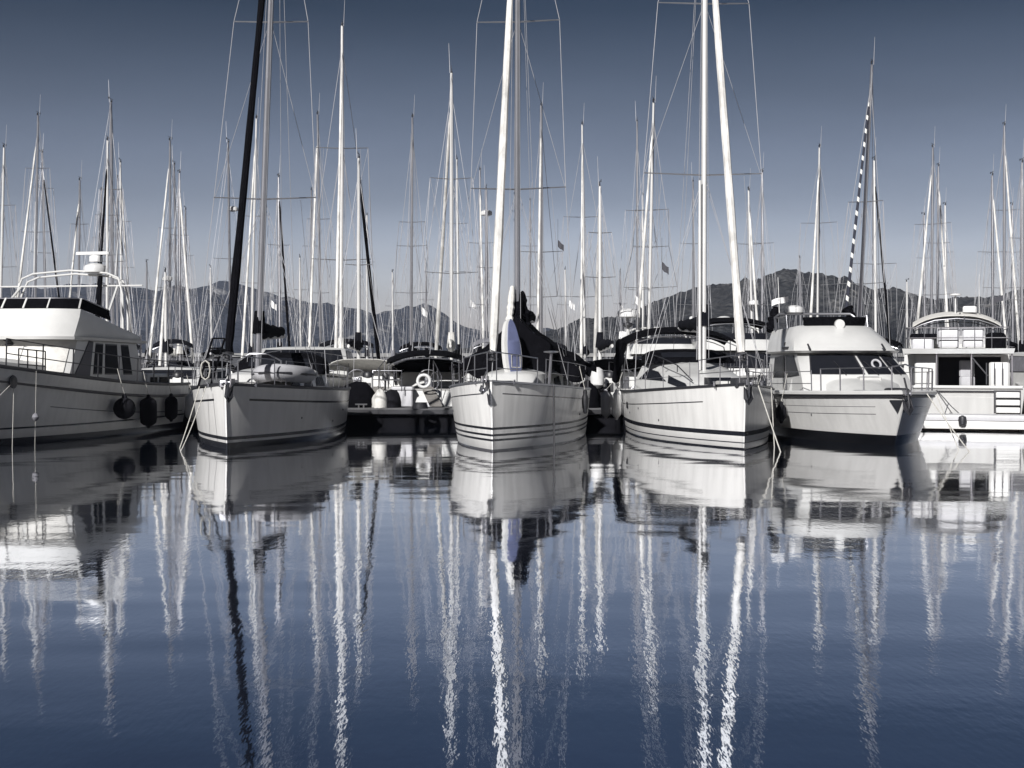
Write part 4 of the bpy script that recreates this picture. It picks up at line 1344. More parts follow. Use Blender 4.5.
    anchor(root, (.16, 0, 1.14), 'trim', .9)
    # dark stem plate under the roller
    st = MB()
    p0, p1, p2 = H.pt(1, H.zbow - .12, 1, .0), H.pt(.955, H.zs(.955) - .12, 1, .012), H.pt(1, .55, 1, .0)
    for sd in (1, -1):
        a, c, d = H.pt(.998, H.zbow - .10, sd, .012), H.pt(.968, H.zs(.968) - .10, sd, .012), H.pt(.992, .72, sd, .012)
        st.add([a, c, d, (a[0] + .02, a[1] + sd * .012, a[2]), (c[0] + .01, c[1] + sd * .014, c[2]), (d[0] + .02, d[1] + sd * .012, d[2])],
               [(0, 1, 2), (5, 4, 3), (0, 3, 4, 1), (1, 4, 5, 2), (2, 5, 3, 0)])
    st.build('stem_plate', 'trim', root)
    return root, H
TE, HE = cruiser_e()
for k, (tt, lab, mm) in enumerate(((.34, 'grey fender on the left quarter of the flybridge cruiser', 'inflat'), (.50, 'white fender on the left side of the flybridge cruiser', 'fwhite'))):
    p = to_world(TE, HE.sheer(tt, -1, .06, .16))
    fender(p, .66, .14, lab, mm, None, to_world(TE, HE.sheer(tt, -1, .55)))
p = to_world(TE, HE.sheer(.60, -1, -.22, .14))
fender(p, .40, .13, 'small black fender amidships on the flybridge cruiser', 'fcover', None, to_world(TE, HE.sheer(.60, -1, .5)))
rope(to_world(TE, (-.5, .6, 1.12)), to_world(TE, (1.6, 1.05, -.3)), 'pale bow line crossing into the water right of the flybridge cruiser', .013, .03)
rope(to_world(TE, (-.8, .9, 1.10)), to_world(TE, (.9, .95, -.3)), 'second rope crossing under the bow of the flybridge cruiser', .010, .03)

# ---- stern of the trawler at the right
def trawler_f():
    root = empty('trawler_yacht', (14.9, 45.8, 0), heading(197),
                 'white trawler yacht showing its stern, cream bimini over the flybridge, right of the cruiser', 'motor yacht')
    H = Hull(10.0, 3.5, 1.7, 1.15, 1.12, p=2.2, tm=.35, tr=.96, rake=.8, kwm=.92, kwb=.4, fe=1.0, draft=.5, srake=0)
    hm = hull_mat('trawler_stern_gelcoat', (0.43, 0.43, 0.425), zbands=[(-9, .05, DARK)], dirt=.12)
    H.mesh().build('hull', hm, root)
    H.deck(dz=-.30, inset=.1).build('deck', 'deck', root)
    H.rail(.04, .01).build('cap_rail', 'gel', root)
    X = -10.0
    MB().tube([(X - .02, 1.62, 1.13), (X - .02, -1.62, 1.13)], .045, 8).build('stern_rail', 'gel', root)
    MB().tube([(X - .04, 1.62, 1.02), (X - .04, -.9, 1.02)], .022, 6).build('stern_rub_rail', 'trim', root)
    # swim platform with grey lip
    MB().rbox((X - 1.05, -1.85, .06), (X + .02, 1.75, .27), .05).build('swim_platform', 'gel', root)
    MB().rbox((X - 1.06, -1.84, .274), (X + .01, 1.74, .42), .03).build('platform_deck', 'gelgrey', root)
    # transom steps at its right
    s_ = MB()
    for k in range(3):
        s_.rbox((X - .22 + .05 * k, -1.55, .46 + .2 * k), (X - .005, -.95, .60 + .2 * k), .02)
    so = s_.build('boarding_steps', 'gel', root)
    MB().box((X - .012, -1.58, .44), (X - .004, -.90, 1.05)).build('step_recess', 'trim', so)
    g = MB()
    g.tube([(X - .05, .55, 1.05), (X - .35, .18, .62), (X - .5, .0, .45)], .014, 6)
    g.tube([(X - .45, .35, .42), (X - .45, .25, .72)], .014, 6)
    g.build('boarding_rail', 'steel', root)
    MB().lathe([(.02, .13), (.09, .1), (.11, 0), (.09, -.1), (.02, -.13)], (X - 1.12, -.08, .28), 12).build('platform_fender', 'trim', root)
    # house, with the open cockpit behind it
    hz = House([(.9, .9, -3.0, -7.6, 1.2, 1.45, .3), (2.02, 2.02, -3.6, -7.6, 1.15, 1.42, .3)], 4)
    ho = hz.mesh(.02).build('deckhouse', 'gel', root)
    for sd in (stbd, port):
        windows(hz, [[(sd(.1), .4), (sd(.45), .4), (sd(.45), .85), (sd(.16), .85)], [(sd(.52), .4), (sd(.9), .4), (sd(.9), .85), (sd(.52), .85)]], ho)
    MB().box((-7.63, -1.2, 1.0), (-7.603, .55, 1.95)).build('saloon_door', 'glass', ho)
    wing = MB(); wing.rbox((-9.3, .50, .95), (-7.5, 1.12, 2.02), .04)
    wing.build('side_wing', 'gel', root)
    rf = House([(2.03, 2.03, -4.0, -9.7, 1.15, 1.42, .3), (2.17, 2.17, -4.0, -9.75, 1.18, 1.45, .3)], 5)
    rf.mesh(.02).build('boat_deck', 'gel', root)
    p_ = MB()
    for yy in (-1.38, .55):
        MB().tube([(-9.6, yy, 1.1), (-9.6, yy, 2.03)], .028, 7).build('cockpit_post', 'steel', root)
    p_.tube([(-9.6, -.35, 1.1), (-9.6, -.35, 2.03)], .028, 7)
    p_.tube([(-9.6, -.35, 1.95), (-9.6, -.75, 1.45), (-9.6, -1.0, 1.35)], .02, 6)
    p_.build('cockpit_post', 'steel', root)
    ch = MB()
    ch.rbox((-9.3, -.45, 1.0), (-8.9, -.05, 1.42), .05); ch.rbox((-9.0, -.45, 1.42), (-8.9, -.05, 1.85), .04)
    ch.build('cockpit_chair', 'inflat', root)
    MB().rbox((-9.7, -1.32, 1.05), (-9.3, -.80, 1.80), .05).build('storage_locker', 'gel', root)
    d = MB()
    for k in range(3):
        d.tube([(-9.95, -.72 - .2 * k, 1.2), (-9.95, -.72 - .2 * k, 1.78)], .016, 6)
    d.build('gate_post', 'steel', root)
    # flybridge coaming, seats, canopy
    fb = House([(2.21, 2.21, -4.2, -7.6, 1.05, 1.30, .3), (2.62, 2.55, -4.5, -7.6, 1.0, 1.25, .3)], 4)
    fb.mesh(.01).build('flybridge', 'gel', root)
    MB().rbox((-8.7, .62, 2.175), (-8.0, 1.22, 2.46), .05).build('flybridge_locker', 'gelgrey', root)
    cv = MB(); cv.rbox((-8.7, .50, 2.462), (-7.7, 1.26, 2.60), .06)
    cv.build('locker_cover', 'black', root)
    fr_ = MB()
    for z in (2.46, 2.74):
        fr_.tube([(-5.5, 1.32, z), (-9.6, 1.36, z), (-9.66, 1.30, z), (-9.66, -1.30, z), (-9.6, -1.36, z), (-5.5, -1.32, z)], .013, 6)
    for k in range(7):
        y = -1.3 + 2.6 * k / 6
        fr_.tube([(-9.66, y, 2.17), (-9.66, y, 2.75)], .013, 6)
    for k in range(4):
        for sd in (1, -1):
            fr_.tube([(-5.6 - 1.1 * k, sd * 1.33, 2.17), (-5.6 - 1.1 * k, sd * 1.33, 2.75)], .013, 6)
    fr_.build('flybridge_rail', 'steel', root)
    for yy, nm in ((.22, 'gelgrey'), (-.42, 'gelgrey')):
        s2 = MB()
        s2.rbox((-8.7, yy - .28, 2.22), (-8.2, yy + .28, 2.42), .05); s2.rbox((-8.75, yy - .28, 2.42), (-8.62, yy + .28, 2.72), .04)
        s2.tube([(-8.8, yy - .3, 2.3), (-8.8, yy - .3, 2.74), (-8.8, yy + .3, 2.74), (-8.8, yy + .3, 2.3)], .016, 6)
        s2.build('helm_seat', nm, root)
    MB().rbox((-8.7, -1.28, 2.18), (-7.6, -.78, 2.62), .1).build('covered_tender', 'black', root)
    bimini(root, -5.2, -8.2, 1.18, 2.3, 3.26, 'whitecan', arch=.30)
    a_ = MB()
    a_.tube([(-8.3, .1, 2.3), (-7.9, -.1, 3.2)], .022, 6); a_.tube([(-8.3, -.2, 2.3), (-8.3, -.2, 3.1)], .018, 6)
    a_.build('canopy_strut', 'steel', root)
    pol = MB().tube([(-7.6, .02, 3.1), (-7.6, .02, 3.72)], .02, 6)
    pol.lathe([(.01, 0), (.16, .01), (.16, .05), (.01, .07)], (-7.6, .02, 3.70), 14)
    pol.build('gps_dome', 'fwhite', root)
    MB().rbox((-7.7, -.55, 3.22), (-7.3, -.18, 3.40), .04).build('radar_dome', 'fwhite', root)
    MB().tube([(-7.6, -.62, 3.2), (-7.6, -.62, 4.3)], [.012, .006], 5).build('whip_antenna', 'fwhite', root)
    f = MB().tube([(-8.0, -1.0, 3.1), (-8.0, -1.0, 3.62)], .012, 5)
    f.sheet([[(-8.0, -1.0 - .06 * i, 3.62 - .04 * j + .015 * i) for j in range(5)] for i in range(5)], .006)
    f.build('flag', 'flagd', root)
    return root
trawler_f()
# ------------------------------------------------------------------ mid-distance motor yachts and cruising boats behind the front pontoon
def motor_boat(px, d, psi, L, B, free, house, fly, label, glass='glass', canopy=None, dome=None, arch=True, open_aft=False):
    """house: (x0, x1, half width, height, rake); fly: (x0, x1, half width, height) or None."""
    o = empty('motor_yacht', (world_x(px, d), d, 0), heading(psi), label, 'motor yacht', 'motor yachts behind the front pontoon')
    H = Hull(L, B, free * 1.25, free, free * .95, ox=L * .5, p=2.4, tm=.4, tr=.92, rake=1.0, kwm=.9, kwb=.3, fe=1.05, srake=0)
    H.mesh(22).build('hull', 'gel', o)
    H.deck(20).build('deck', 'deck', o)
    H.line_at(.10, .03, 0, 1, .01, 20).build('rub_rail', 'trim', o)
    x0, x1, w, h, rk = house
    hz = House([(free - .05, free - .05, x0, x1, w, w, .35), (free + h * .45, free + h * .45, x0 - rk * .35, x1, w * .98, w * .98, .35), (free + h, free + h, x0 - rk, x1 + .05, w * .88, w * .9, .3)], 3.5)
    ho = hz.mesh(.08).build('deckhouse', 'gel', o)
    windows(hz, [[(front(.92), 1.05), (front(.34), 1.05), (front(.32), 1.88), (front(.88), 1.88)], [(front(.30), 1.05), (front(-.30), 1.05), (front(-.28), 1.88), (front(.28), 1.88)],
                 [(front(-.34), 1.05), (front(-.92), 1.05), (front(-.88), 1.88), (front(-.32), 1.88)]], ho, glass=glass)
    for sd in (stbd, port):
        windows(hz, [[(sd(.05), 1.05), (sd(.42), 1.0), (sd(.42), 1.85), (sd(.10), 1.85)], [(sd(.46), 1.0), (sd(.9), 1.0), (sd(.86), 1.8), (sd(.46), 1.85)]], ho, glass=glass)
    MB().box((x1 - .03, -w * .5, free), (x1 - .003, w * .45, free + h * .85)).build('saloon_door', 'glass', ho)
    zt = free + h
    if fly:
        a, c, fw, fh = fly
        fb = House([(zt + .05, zt + .05, a, c, fw, fw * 1.05, .3), (zt + fh, zt + fh * .8, a - .45, c, fw * .85, fw, .3)], 3.5)
        fbo = fb.mesh(0).build('flybridge', 'gel', o)
        ws = House([(zt + fh - .02, zt + fh * .9, a - .5, c * .5 + a * .5, fw * .84, fw * .95, .3), (zt + fh + .22, zt + fh + .15, a - .62, c * .5 + a * .5, fw * .82, fw * .93, .3)], 3.5)
        ws.panel(MB(), [(21 - 3.5, .02), (31 + 3.5, .02), (31 + 3.5, .98), (21 - 3.5, .98)], .015, nx=24, off=0).build('flybridge_windscreen', glass, o)
        zt += fh
        if canopy:
            bimini(o, a - .7, c + .2, fw * 1.0, zt - .1, zt + canopy[1], canopy[0], arch=.2)
    if arch:
        ar = MB(); arc_tube(ar, (x1 + .6, 0, zt - .3), w * .85, .95, .035, lean=-.3)
        ao = ar.build('radar_arch', 'gel', o)
        if dome:
            radome(ao, (x1 + .3, .0, zt + .78), r=.28, hgt=.22)
    guard_rails(o, H, .45, .96, 6, .6, .014, 2, wr=.010)
    return o, H

motor_boat(304, 45, -4, 10.5, 3.7, 1.28, (2.2, -3.6, 1.55, .98, 2.1), None, 'white coupe motor yacht with wide dark windscreen behind the black-genoa sailboat', dome=False, arch=False)
motor_boat(735, 45.5, 2, 10.5, 3.6, 1.15, (1.2, -3.4, 1.45, 1.0, .8), (.6, -3.0, 1.3, .42), 'flybridge yacht with small black bimini behind the furled jib of the saloon sailboat', canopy=('black', .78), dome=True)
motor_boat(664, 47.5, 0, 10, 3.4, 1.15, (1.0, -3.2, 1.4, .9, .7), (.5, -2.8, 1.25, .4), 'white flybridge yacht seen through the black bimini of the saloon sailboat', dome=False)
o_i, h_i = motor_boat(602, 47.0, 4, 9, 3.2, 1.0, (.8, -3.0, 1.3, .72, .8), None, 'low white yacht with a radar post right of the black tent awning', arch=False)
rm = MB().tube([(-.2, .9, 1.6), (-.3, .9, 3.35)], [.10, .07], 8)
rpo = rm.build('radar_post', 'gel', o_i)
radome(rpo, (-.3, .9, 3.52), r=.38, hgt=.3)
MB().lathe([(.02, 0), (.16, -.04), (.2, -.12), (.08, -.2), (.02, -.2)], (-.2, .9, 3.22), 12).build('floodlight', 'trim', rpo)
MB().lathe([(.02, -.24), (.24, -.1), (.24, .1), (.02, .22)], (-.15, .7, 2.66), 12, 'x').build('horn_speaker', 'fwhite', rpo)
MB().tube([(-.3, .8, 3.6), (-.3, .6, 3.9)], .03, 6).build('antenna', 'fwhite', rpo)
motor_boat(168, 47.0, 6, 9.5, 3.3, .95, (.8, -3.2, 1.3, .62, .9), None, 'low motor yacht in the gap between the trawler stern and the black-genoa sailboat', arch=False, dome=False)
motor_boat(1046, 41.0, 178, 9.5, 3.4, 1.1, (1.4, -2.4, 1.4, .95, .6), None, 'grey covered boat stern cut by the right edge beside the trawler yacht', arch=False, glass='greycan')

def cruising_stern(px, d, psi, L, B, label, mast_px, top_py, spr_py, bim, hood='black', hull='gel', ring=True, seed=0, furl='sail', fdx=0):
    """Sailing yacht moored with its stern towards us: transom scoop, bimini, sprayhood, life ring."""
    o = empty('sailboat', (world_x(px, d), d + L * .5, 0), heading(psi), label, 'sailboat', 'cruising sailboats moored stern to the front pontoon')
    H = Hull(L, B, 1.3, 1.02, .95, ox=L * .5, p=2, tm=.42, tr=.86, rake=.4, srake=.65)
    H.mesh(26).build('hull', hull, o)
    H.deck(24).build('deck', 'deck', o)
    H.rail(.025, .01, n=24).build('toe_rail', 'trim', o)
    st = -L * .5
    MB().rbox((st - .45, -B * .33, .12), (st + .12, B * .33, .26), .03).build('swim_platform', 'gelgrey', o)
    MB().rbox((st - .02, -.3, .30), (st + .30, .3, .62), .03).build('stern_step', 'gelgrey', o)
    cabin_trunk(o, L * .28, -L * .15, .6, 1.1, 1.1, .34, wins=2)
    sprayhood(o, -L * .10, -L * .24, 1.15, 1.3, .62, hood)
    x0 = -L * .26
    if bim:
        bo = bimini(o, x0, st + .5, B * .36, 1.0, bim[1], bim[0], arch=.26)
        MB().tube([(x0 - .2, B * .30, 1.1), (x0 - .3, B * .33, bim[1] - .5), (x0 - .3, B * .2, bim[1] - .35), (x0 - .3, -B * .2, bim[1] - .35), (x0 - .3, -B * .33, bim[1] - .5), (x0 - .2, -B * .30, 1.1)], .05, 8).build('hood_frame', 'black', bo)
    w = MB()
    w.tube([(st + 1.1, .33 * math.cos(k * .3927), 1.25 + .33 * math.sin(k * .3927)) for k in range(16)], .02, 6, closed=True)
    for k in range(3):
        a = k * 1.047
        w.tube([(st + 1.1, .33 * math.cos(a), 1.25 + .33 * math.sin(a)), (st + 1.1, -.33 * math.cos(a), 1.25 - .33 * math.sin(a))], .010, 5)
    w.rbox((st + 1.12, -.12, .9), (st + 1.4, .12, 1.35), .03)
    w.build('steering_wheel', 'steel', o)
    pr = MB()
    for sd in (1, -1):
        pr.tube([(st + .9, sd * B * .42, .95), (st + .9, sd * B * .43, 1.55), (st + .1, sd * B * .40, 1.55), (st + .02, sd * B * .22, 1.55), (st + .02, sd * B * .22, .95)], .016, 6)
        pr.tube([(st + .9, sd * B * .43, 1.28), (st + .1, sd * B * .40, 1.28), (st + .02, sd * B * .22, 1.28)], .012, 6)
    pr.build('pushpit', 'steel', o)
    if ring:
        MB().tube([(st - .05, .10 + .18 * math.cos(k * .3927), 1.25 + .18 * math.sin(k * .3927)) for k in range(16)], .048, 10, closed=True).build('life_ring', 'fwhite', o)
    outboard(o, (st + .0, -B * .36, 1.25), 'fwhite' if seed % 2 else 'trim', .7)
    guard_rails(o, H, .1, .85, 6, .58, wr=.006)
    dm = d + L * .5 - L * .08
    s_ = -1 if abs(psi) > 90 else 1
    mx = .08 * L
    h = world_z(top_py, dm)
    dx = (mast_px - 512) * dm / F - o.location.x
    bow = (L * .5 - .2, 0, 1.45)
    rig(o, mx, 1.4, h, [(world_z(p_, dm), w_ * dm / F) for p_, w_ in spr_py], .085, bow, (st + .1, 0, 1.1), B * .42, my=s_ * dx, mcol='mast', furl=furl, boom=(L * .34, 2.2, 'whitecan' if seed % 2 else 'navy'), seed=seed)
    return o, H
cruising_stern(421, 39.6, 178, 10.5, 3.4, 'sailboat stern under a big black bimini, left of the middle sailboat', 450, 62, [(172, 22), (270, 28)], ('black', 2.16), seed=21)
cruising_stern(353, 40.6, 180, 8.5, 2.7, 'white sailboat with black jib sloping right above its pale sprayhood, right of the coupe yacht', 354, 152, [(262, 14)], None, hood='whitecan', ring=False, seed=24, furl='black')
cruising_stern(621, 40.4, 176, 8.5, 2.7, 'sailboat stern with fenders in the gap left of the saloon sailboat', 604, 181, [(229, 12), (275, 16)], None, ring=False, seed=26)

# ------------------------------------------------------------------ the rows of sailboats behind
def far_sailboat(top, base, d, spr, label, furl=None, away=False, r=.078, mcol='mast', cover='navy', whip=True, hull='gel', dome=None, flags=(), seed=0, free=1.0):
    """top/base: mast head (px, py) and foot px in the picture; spr: (row, half width) pairs; furl: (cloth, px offset at deck)."""
    h = world_z(top[1], d)
    L = min(12.5, max(7.5, h * .72)); B = L * .31
    J = .36 * L
    lean = (top[0] - base) * d / F
    if furl:
        db = d + (J if away else -J) * .95
        s_ = max(-.8, min(.8, ((base + furl[1] - 512) * db / F - world_x(base, d)) / J))
        psi = -math.degrees(math.asin(s_)) if not away else 180 + math.degrees(math.asin(s_))
    else:
        psi = (180 if away else 0) + random.uniform(-6, 6)
    o = empty('sailboat', (world_x(base, d), d, 0), heading(psi), label, 'sailboat', 'sailboats in the rows behind the front pontoon')
    H = Hull(L, B, free * 1.25, free, free * .95, ox=J + .3, p=2, tm=.42, tr=.82, rake=.5, srake=.4)
    H.mesh(18).build('hull', hull, o)
    H.deck(16).build('deck', 'deck', o)
    hz = House([(free - .02, free - .02, J * .55, -L * .28, .5, 1.0, .3), (free + .42, free + .42, J * .35, -L * .27, .42, .86, .3)], 3)
    ho = hz.mesh(.05).build('coachroof', 'gel', o)
    for sd in (stbd, port):
        windows(hz, [[(sd(.25), .3), (sd(.85), .3), (sd(.85), .8), (sd(.32), .75)]], ho, frame=False)
    sprayhood(o, -L * .22, -L * .34, .95, free + .35, .55, cover if cover else 'navy')
    if d < 60:
        bimini(o, -L * .36, -L * .5, B * .33, free, free + 1.75, cover if cover and cover != 'whitecan' else 'navy', arch=.2)
    ly = (1 if not away else -1) * lean
    ms = rig(o, 0, free + .42, h, [(world_z(p_, d), w_ * d / F) for p_, w_ in spr], r, (J, 0, free * 1.25 + .15), (J + .3 - L, 0, free), B * .42, lean=(-.15, ly), mcol=mcol,
             furl=furl[0] if furl else None, furl_r=.058, whip=whip, seed=seed, boom=(L * .36, free + 1.1, cover) if cover else None, wire=.0085 if d > 60 else .010, lean_rig=d > 60)
    if dome:
        z = world_z(dome, d)
        k = MB().tube([(0, 0, z - .15), (.34, 0, z - .12)], .03, 6).build('radar_bracket', mcol, ms)
        radome(k, (.36, 0, z), r=.24, hgt=.22)
    for (row, side, clo) in flags:
        z = world_z(row, d)
        y0 = side * (1 if not away else -1)
        w = spr[0][1] * d / F * .8 if spr else .5
        f = MB().tube([(-.1, y0 * w, z - .9), (-.1, y0 * w, z + .9)], .006, 4)
        f.sheet([[(-.1 - .02 * math.sin(i * 1.3), y0 * w + .036 * i, z - .07 * j - .030 * i + .02 * math.sin(i + j * .6)) for j in range(5)] for i in range(8)], .006)
        f.build('courtesy_flag', clo, ms)
    pr = MB()
    for sd in (1, -1):
        pts = [H.sheer(t, sd, .55) for t in (.05, .3, .55, .8, .97)]
        pr.tube(pts, .009, 4)
        for t in (.05, .3, .55, .8, .97):
            pr.tube([H.sheer(t, sd), H.sheer(t, sd, .55)], .012, 4)
    pr.build('guard_rail', 'steel', o)
    return o

W_, D_ = 'sail', 'black'
far = [
    # top, base, depth, spreaders, label, furl, kw
    ((3, 147), -1, 58, [(205, 12)], 'sailboat with the bare white mast at the far left edge of the photo', None, {}),
    ((37, 115), 34, 63, [(168, 12), (232, 15)], 'sailboat with dark topped tall mast, leftmost with a pale furled jib above the trawler', (W_, -24), dict(mcol='alu')),
    ((43, 153), 47, 68, [(188, 11), (253, 13)], 'sailboat whose thin black furled jib slopes right above the trawler flybridge', (D_, 18), dict(mcol='alu')),
    ((79, 180), 78, 66, [(224, 9)], 'short sailboat with white furled jib, between the trawler wheelhouse and its radar dome', (W_, -14), {}),
    ((107, 140), 107, 56, [(215, 12), (255, 15)], 'sailboat with black furled jib rising just behind the trawler radar dome', (D_, -12), {}),
    ((112, 103), 113, 60, [(190, 12), (262, 14)], 'tallest white mast of the cluster behind the trawler radar dome', None, dict(r=.10, away=True)),
    ((121, 163), 122, 67, [(222, 10), (268, 13)], 'sailboat with white furled jib sloping right behind the trawler radar arch', (W_, 11), dict(away=True)),
    ((169, 140), 170, 63, [(228, 12), (288, 14)], 'sailboat with tall antenna and wide leaning white jib, right of the trawler house', (W_, -21), dict(dome=279)),
    ((175, 165), 177, 70, [(240, 9)], 'thin masted sailboat in the middle of the trio right of the trawler', None, dict(mcol='alu', away=True)),
    ((180, 173), 180, 60, [(235, 9), (290, 12)], 'sailboat with dark capped mast and white jib sloping right, near the trawler stern', (W_, 13), dict(mcol='alu')),
    ((165, 272), 166, 52, [], 'small boat with short mizzen pole in the gap right of the trawler', (W_, -6), dict(whip=False)),
    ((229, 143), 231, 64, [(259, 16)], 'sailboat with grey radar dome on its mast, left of the thick black genoa', None, dict(dome=208, away=True)),
    ((256, 118), 251, 62, [(216, 14), (283, 12)], 'sailboat whose slightly bent white mast stands left beside the black-genoa mast', (W_, -9), {}),
    ((279, 177), 280, 60, [(245, 11), (293, 9)], 'sailboat with thin black jib sloping right, right of the black-genoa mast', (D_, 11), dict(flags=((300, -1, 'flagw'),))),
    ((300, 258), 301, 74, [(290, 7)], 'far small mast low over the mountains above the coupe yacht', None, dict(away=True, whip=False)),
    ((317, 114), 321, 61, [(219, 12), (293, 9)], 'sailboat with dark masthead and white jib sloping left above the coupe yacht', (W_, -12), dict(mcol='alu')),
    ((342, 25), 341, 50, [(148, 26), (260, 30)], 'sailboat with the tallest thick white mast above the coupe yacht windscreen', (W_, -5), dict(r=.10, cover='whitecan')),
    ((412, 117), 411, 58, [(222, 13), (246, 15), (293, 17)], 'sailboat with half dark mast standing left behind the big black bimini', None, dict(mcol='alu', flags=((307, 1, 'flagw'),))),
    ((457, 160), 459, 66, [(224, 10), (272, 13)], 'thin mast close right of the tall mast behind the black bimini', None, dict(away=True)),
    ((480, 170), 481, 62, [(243, 13), (308, 12)], 'sailboat with white furled bundle, left of the thick furled jib of the middle sailboat', (W_, 3), dict(flags=((300, -1, 'flagw'),))),
    ((486, 190), 487, 56, [(268, 10)], 'sailboat with dark radar ball on its mast left of the middle sailboat', None, dict(dome=212, mcol='alu', away=True)),
    ((541, 105), 541, 57, [(252, 21), (297, 16)], 'thick grey mast with long dark spreaders right of the middle sailboat mast', (W_, -4), dict(r=.10, mcol='alu', flags=((240, 1, 'flagd'),))),
    ((582, 124), 585, 61, [(217, 20), (297, 28)], 'sailboat with slim white mast above the radar post, upturned spreaders', (W_, -4), dict(flags=((300, -1, 'flagw'),))),
    ((637, 122), 638, 66, [(211, 12), (290, 10)], 'slim mast left of the leaning white jib above the black bimini', None, dict(away=True)),
    ((653, 102), 648, 50, [(210, 17), (247, 18), (288, 27)], 'sailboat with tall dark-topped mast and white jib sloping left above the black bimini', (W_, -14), dict(flags=((262, 1, 'flagd'), (295, -1, 'flagw')))),
    ((693, 182), 694, 70, [(244, 14)], 'far mast with short spreaders just left of the saloon sailboat mast', None, dict(away=True, dome=318, mcol='alu')),
    ((749, 190), 753, 60, [(244, 12)], 'sailboat with leaning pale mast and white jib, just right of the thick furled jib', (W_, 7), dict(dome=303)),
    ((763, 172), 762, 66, [(243, 12)], 'slim straight white mast between the thick furled jib and the cruiser', None, {}),
    ((819, 147), 817, 63, [(223, 18)], 'sailboat with white jib sloping left above the cruiser flybridge', (W_, -9), {}),
    ((871, 65), 857, 49, [(202, 17), (284, 22)], 'tall leaning sailboat with black and white striped furled jib above the cruiser', ('stripe', -17), dict(r=.09)),
    ((875, 160), 876, 57, [(264, 22), (305, 10)], 'sailboat with black jib sloping right above the cruiser foredeck', (D_, 16), dict(flags=((300, -1, 'flagd'),))),
    ((932, 147), 931, 64, [(224, 18), (295, 24)], 'sailboat with white jib sloping left above the cream bimini of the right trawler', (W_, -16), {}),
    ((939, 166), 937, 68, [(243, 12)], 'sailboat with dark masthead and white jib sloping right above the cream bimini', (W_, 13), dict(mcol='alu')),
    ((993, 175), 993, 62, [(252, 14)], 'sailboat with white jib sloping right, right of the cream bimini', (W_, 15), {}),
    ((1005, 125), 1004, 62, [(210, 15), (288, 20)], 'tall sailboat with dark masthead fittings at the right edge', (W_, 16), dict(mcol='alu')),
    ((1023, 162), 1022, 55, [(238, 12), (300, 14)], 'grey mast cut by the right edge of the photo', None, dict(mcol='alu')),
    ((565, 270), 566, 78, [(305, 8)], 'distant low mast left of the radar post of the low yacht', None, dict(away=True, whip=False)),
    ((426, 262), 427, 80, [(300, 7)], 'distant low mast over the round mountain top left of the tall mast', None, dict(away=True, whip=False)),
    ((392, 272), 393, 82, [(306, 8)], 'distant low mast right of the sloping black jib over the mountains', None, dict(whip=False)),
    ((800, 258), 801, 84, [(292, 7)], 'distant low mast over the hilltop left of the cruiser screen', None, dict(whip=False)),
    ((906, 282), 907, 82, [(310, 7)], 'distant low mast in the hill saddle left of the right trawler', None, dict(away=True, whip=False)),
    ((146, 262), 147, 80, [(300, 7)], 'distant low mast right of the trawler radar arch over the mountains', None, dict(whip=False)),
    ((211, 268), 212, 80, [(303, 7)], 'distant low mast over the pale rock scar left of the black genoa', None, dict(away=True, whip=False)),
    ((620, 272), 621, 84, [(304, 7)], 'distant low mast left above the corner of the black bimini', None, dict(away=True, whip=False)),
    ((101, 190), 101, 72, [(238, 9)], 'dark thin mast on the left side of the cluster behind the trawler radar', (D_, -7), dict(mcol='alu')),
    ((117, 178), 117, 74, [(236, 9), (280, 10)], 'thin pale mast inside the cluster behind the trawler radar', None, {}),
    ((186, 210), 187, 76, [(256, 8)], 'rightmost thin mast of the group over the trawler stern', None, dict(mcol='alu', away=True)),
    ((311, 190), 311, 75, [(246, 9)], 'thin mast left of the dark topped mast above the coupe yacht', None, {}),
    ((367, 215), 367, 77, [(262, 8)], 'thin mast behind the sloping black jib right of the coupe yacht', None, {}),
    ((530, 200), 530, 74, [(246, 9)], 'thin mast between the middle sailboat mast and the thick grey mast', None, {}),
    ((643, 195), 643, 74, [(246, 9)], 'thin mast between the two tall masts left of the saloon sailboat', None, {}),
    ((925, 215), 925, 76, [(258, 8)], 'thin mast left in the group above the cream bimini', None, dict(mcol='alu')),
    ((946, 205), 946, 75, [(252, 9)], 'thin mast right in the group above the cream bimini', None, {}),
    ((1013, 205), 1013, 75, [(252, 8)], 'thin mast inside the group at the right edge', None, {}),
]
covers = ['navy', 'black', 'greycan', 'whitecan', 'navy', 'black']
for i, (top, base, d, spr, label, furl, kw) in enumerate(far):
    kw = dict(kw)
    kw.setdefault('cover', covers[i % 6])
    if i % 2 == 1: kw.setdefault('mcol', 'alu')
    if len(spr) == 1 and top[1] < 215: spr = spr + [(min(305, spr[0][0] + 62), spr[0][1] * 1.2)]
    if i % 7 == 5: kw.setdefault('hull', 'gelgrey')
    far_sailboat(top, base, d, spr, label, furl, seed=40 + i, **kw)

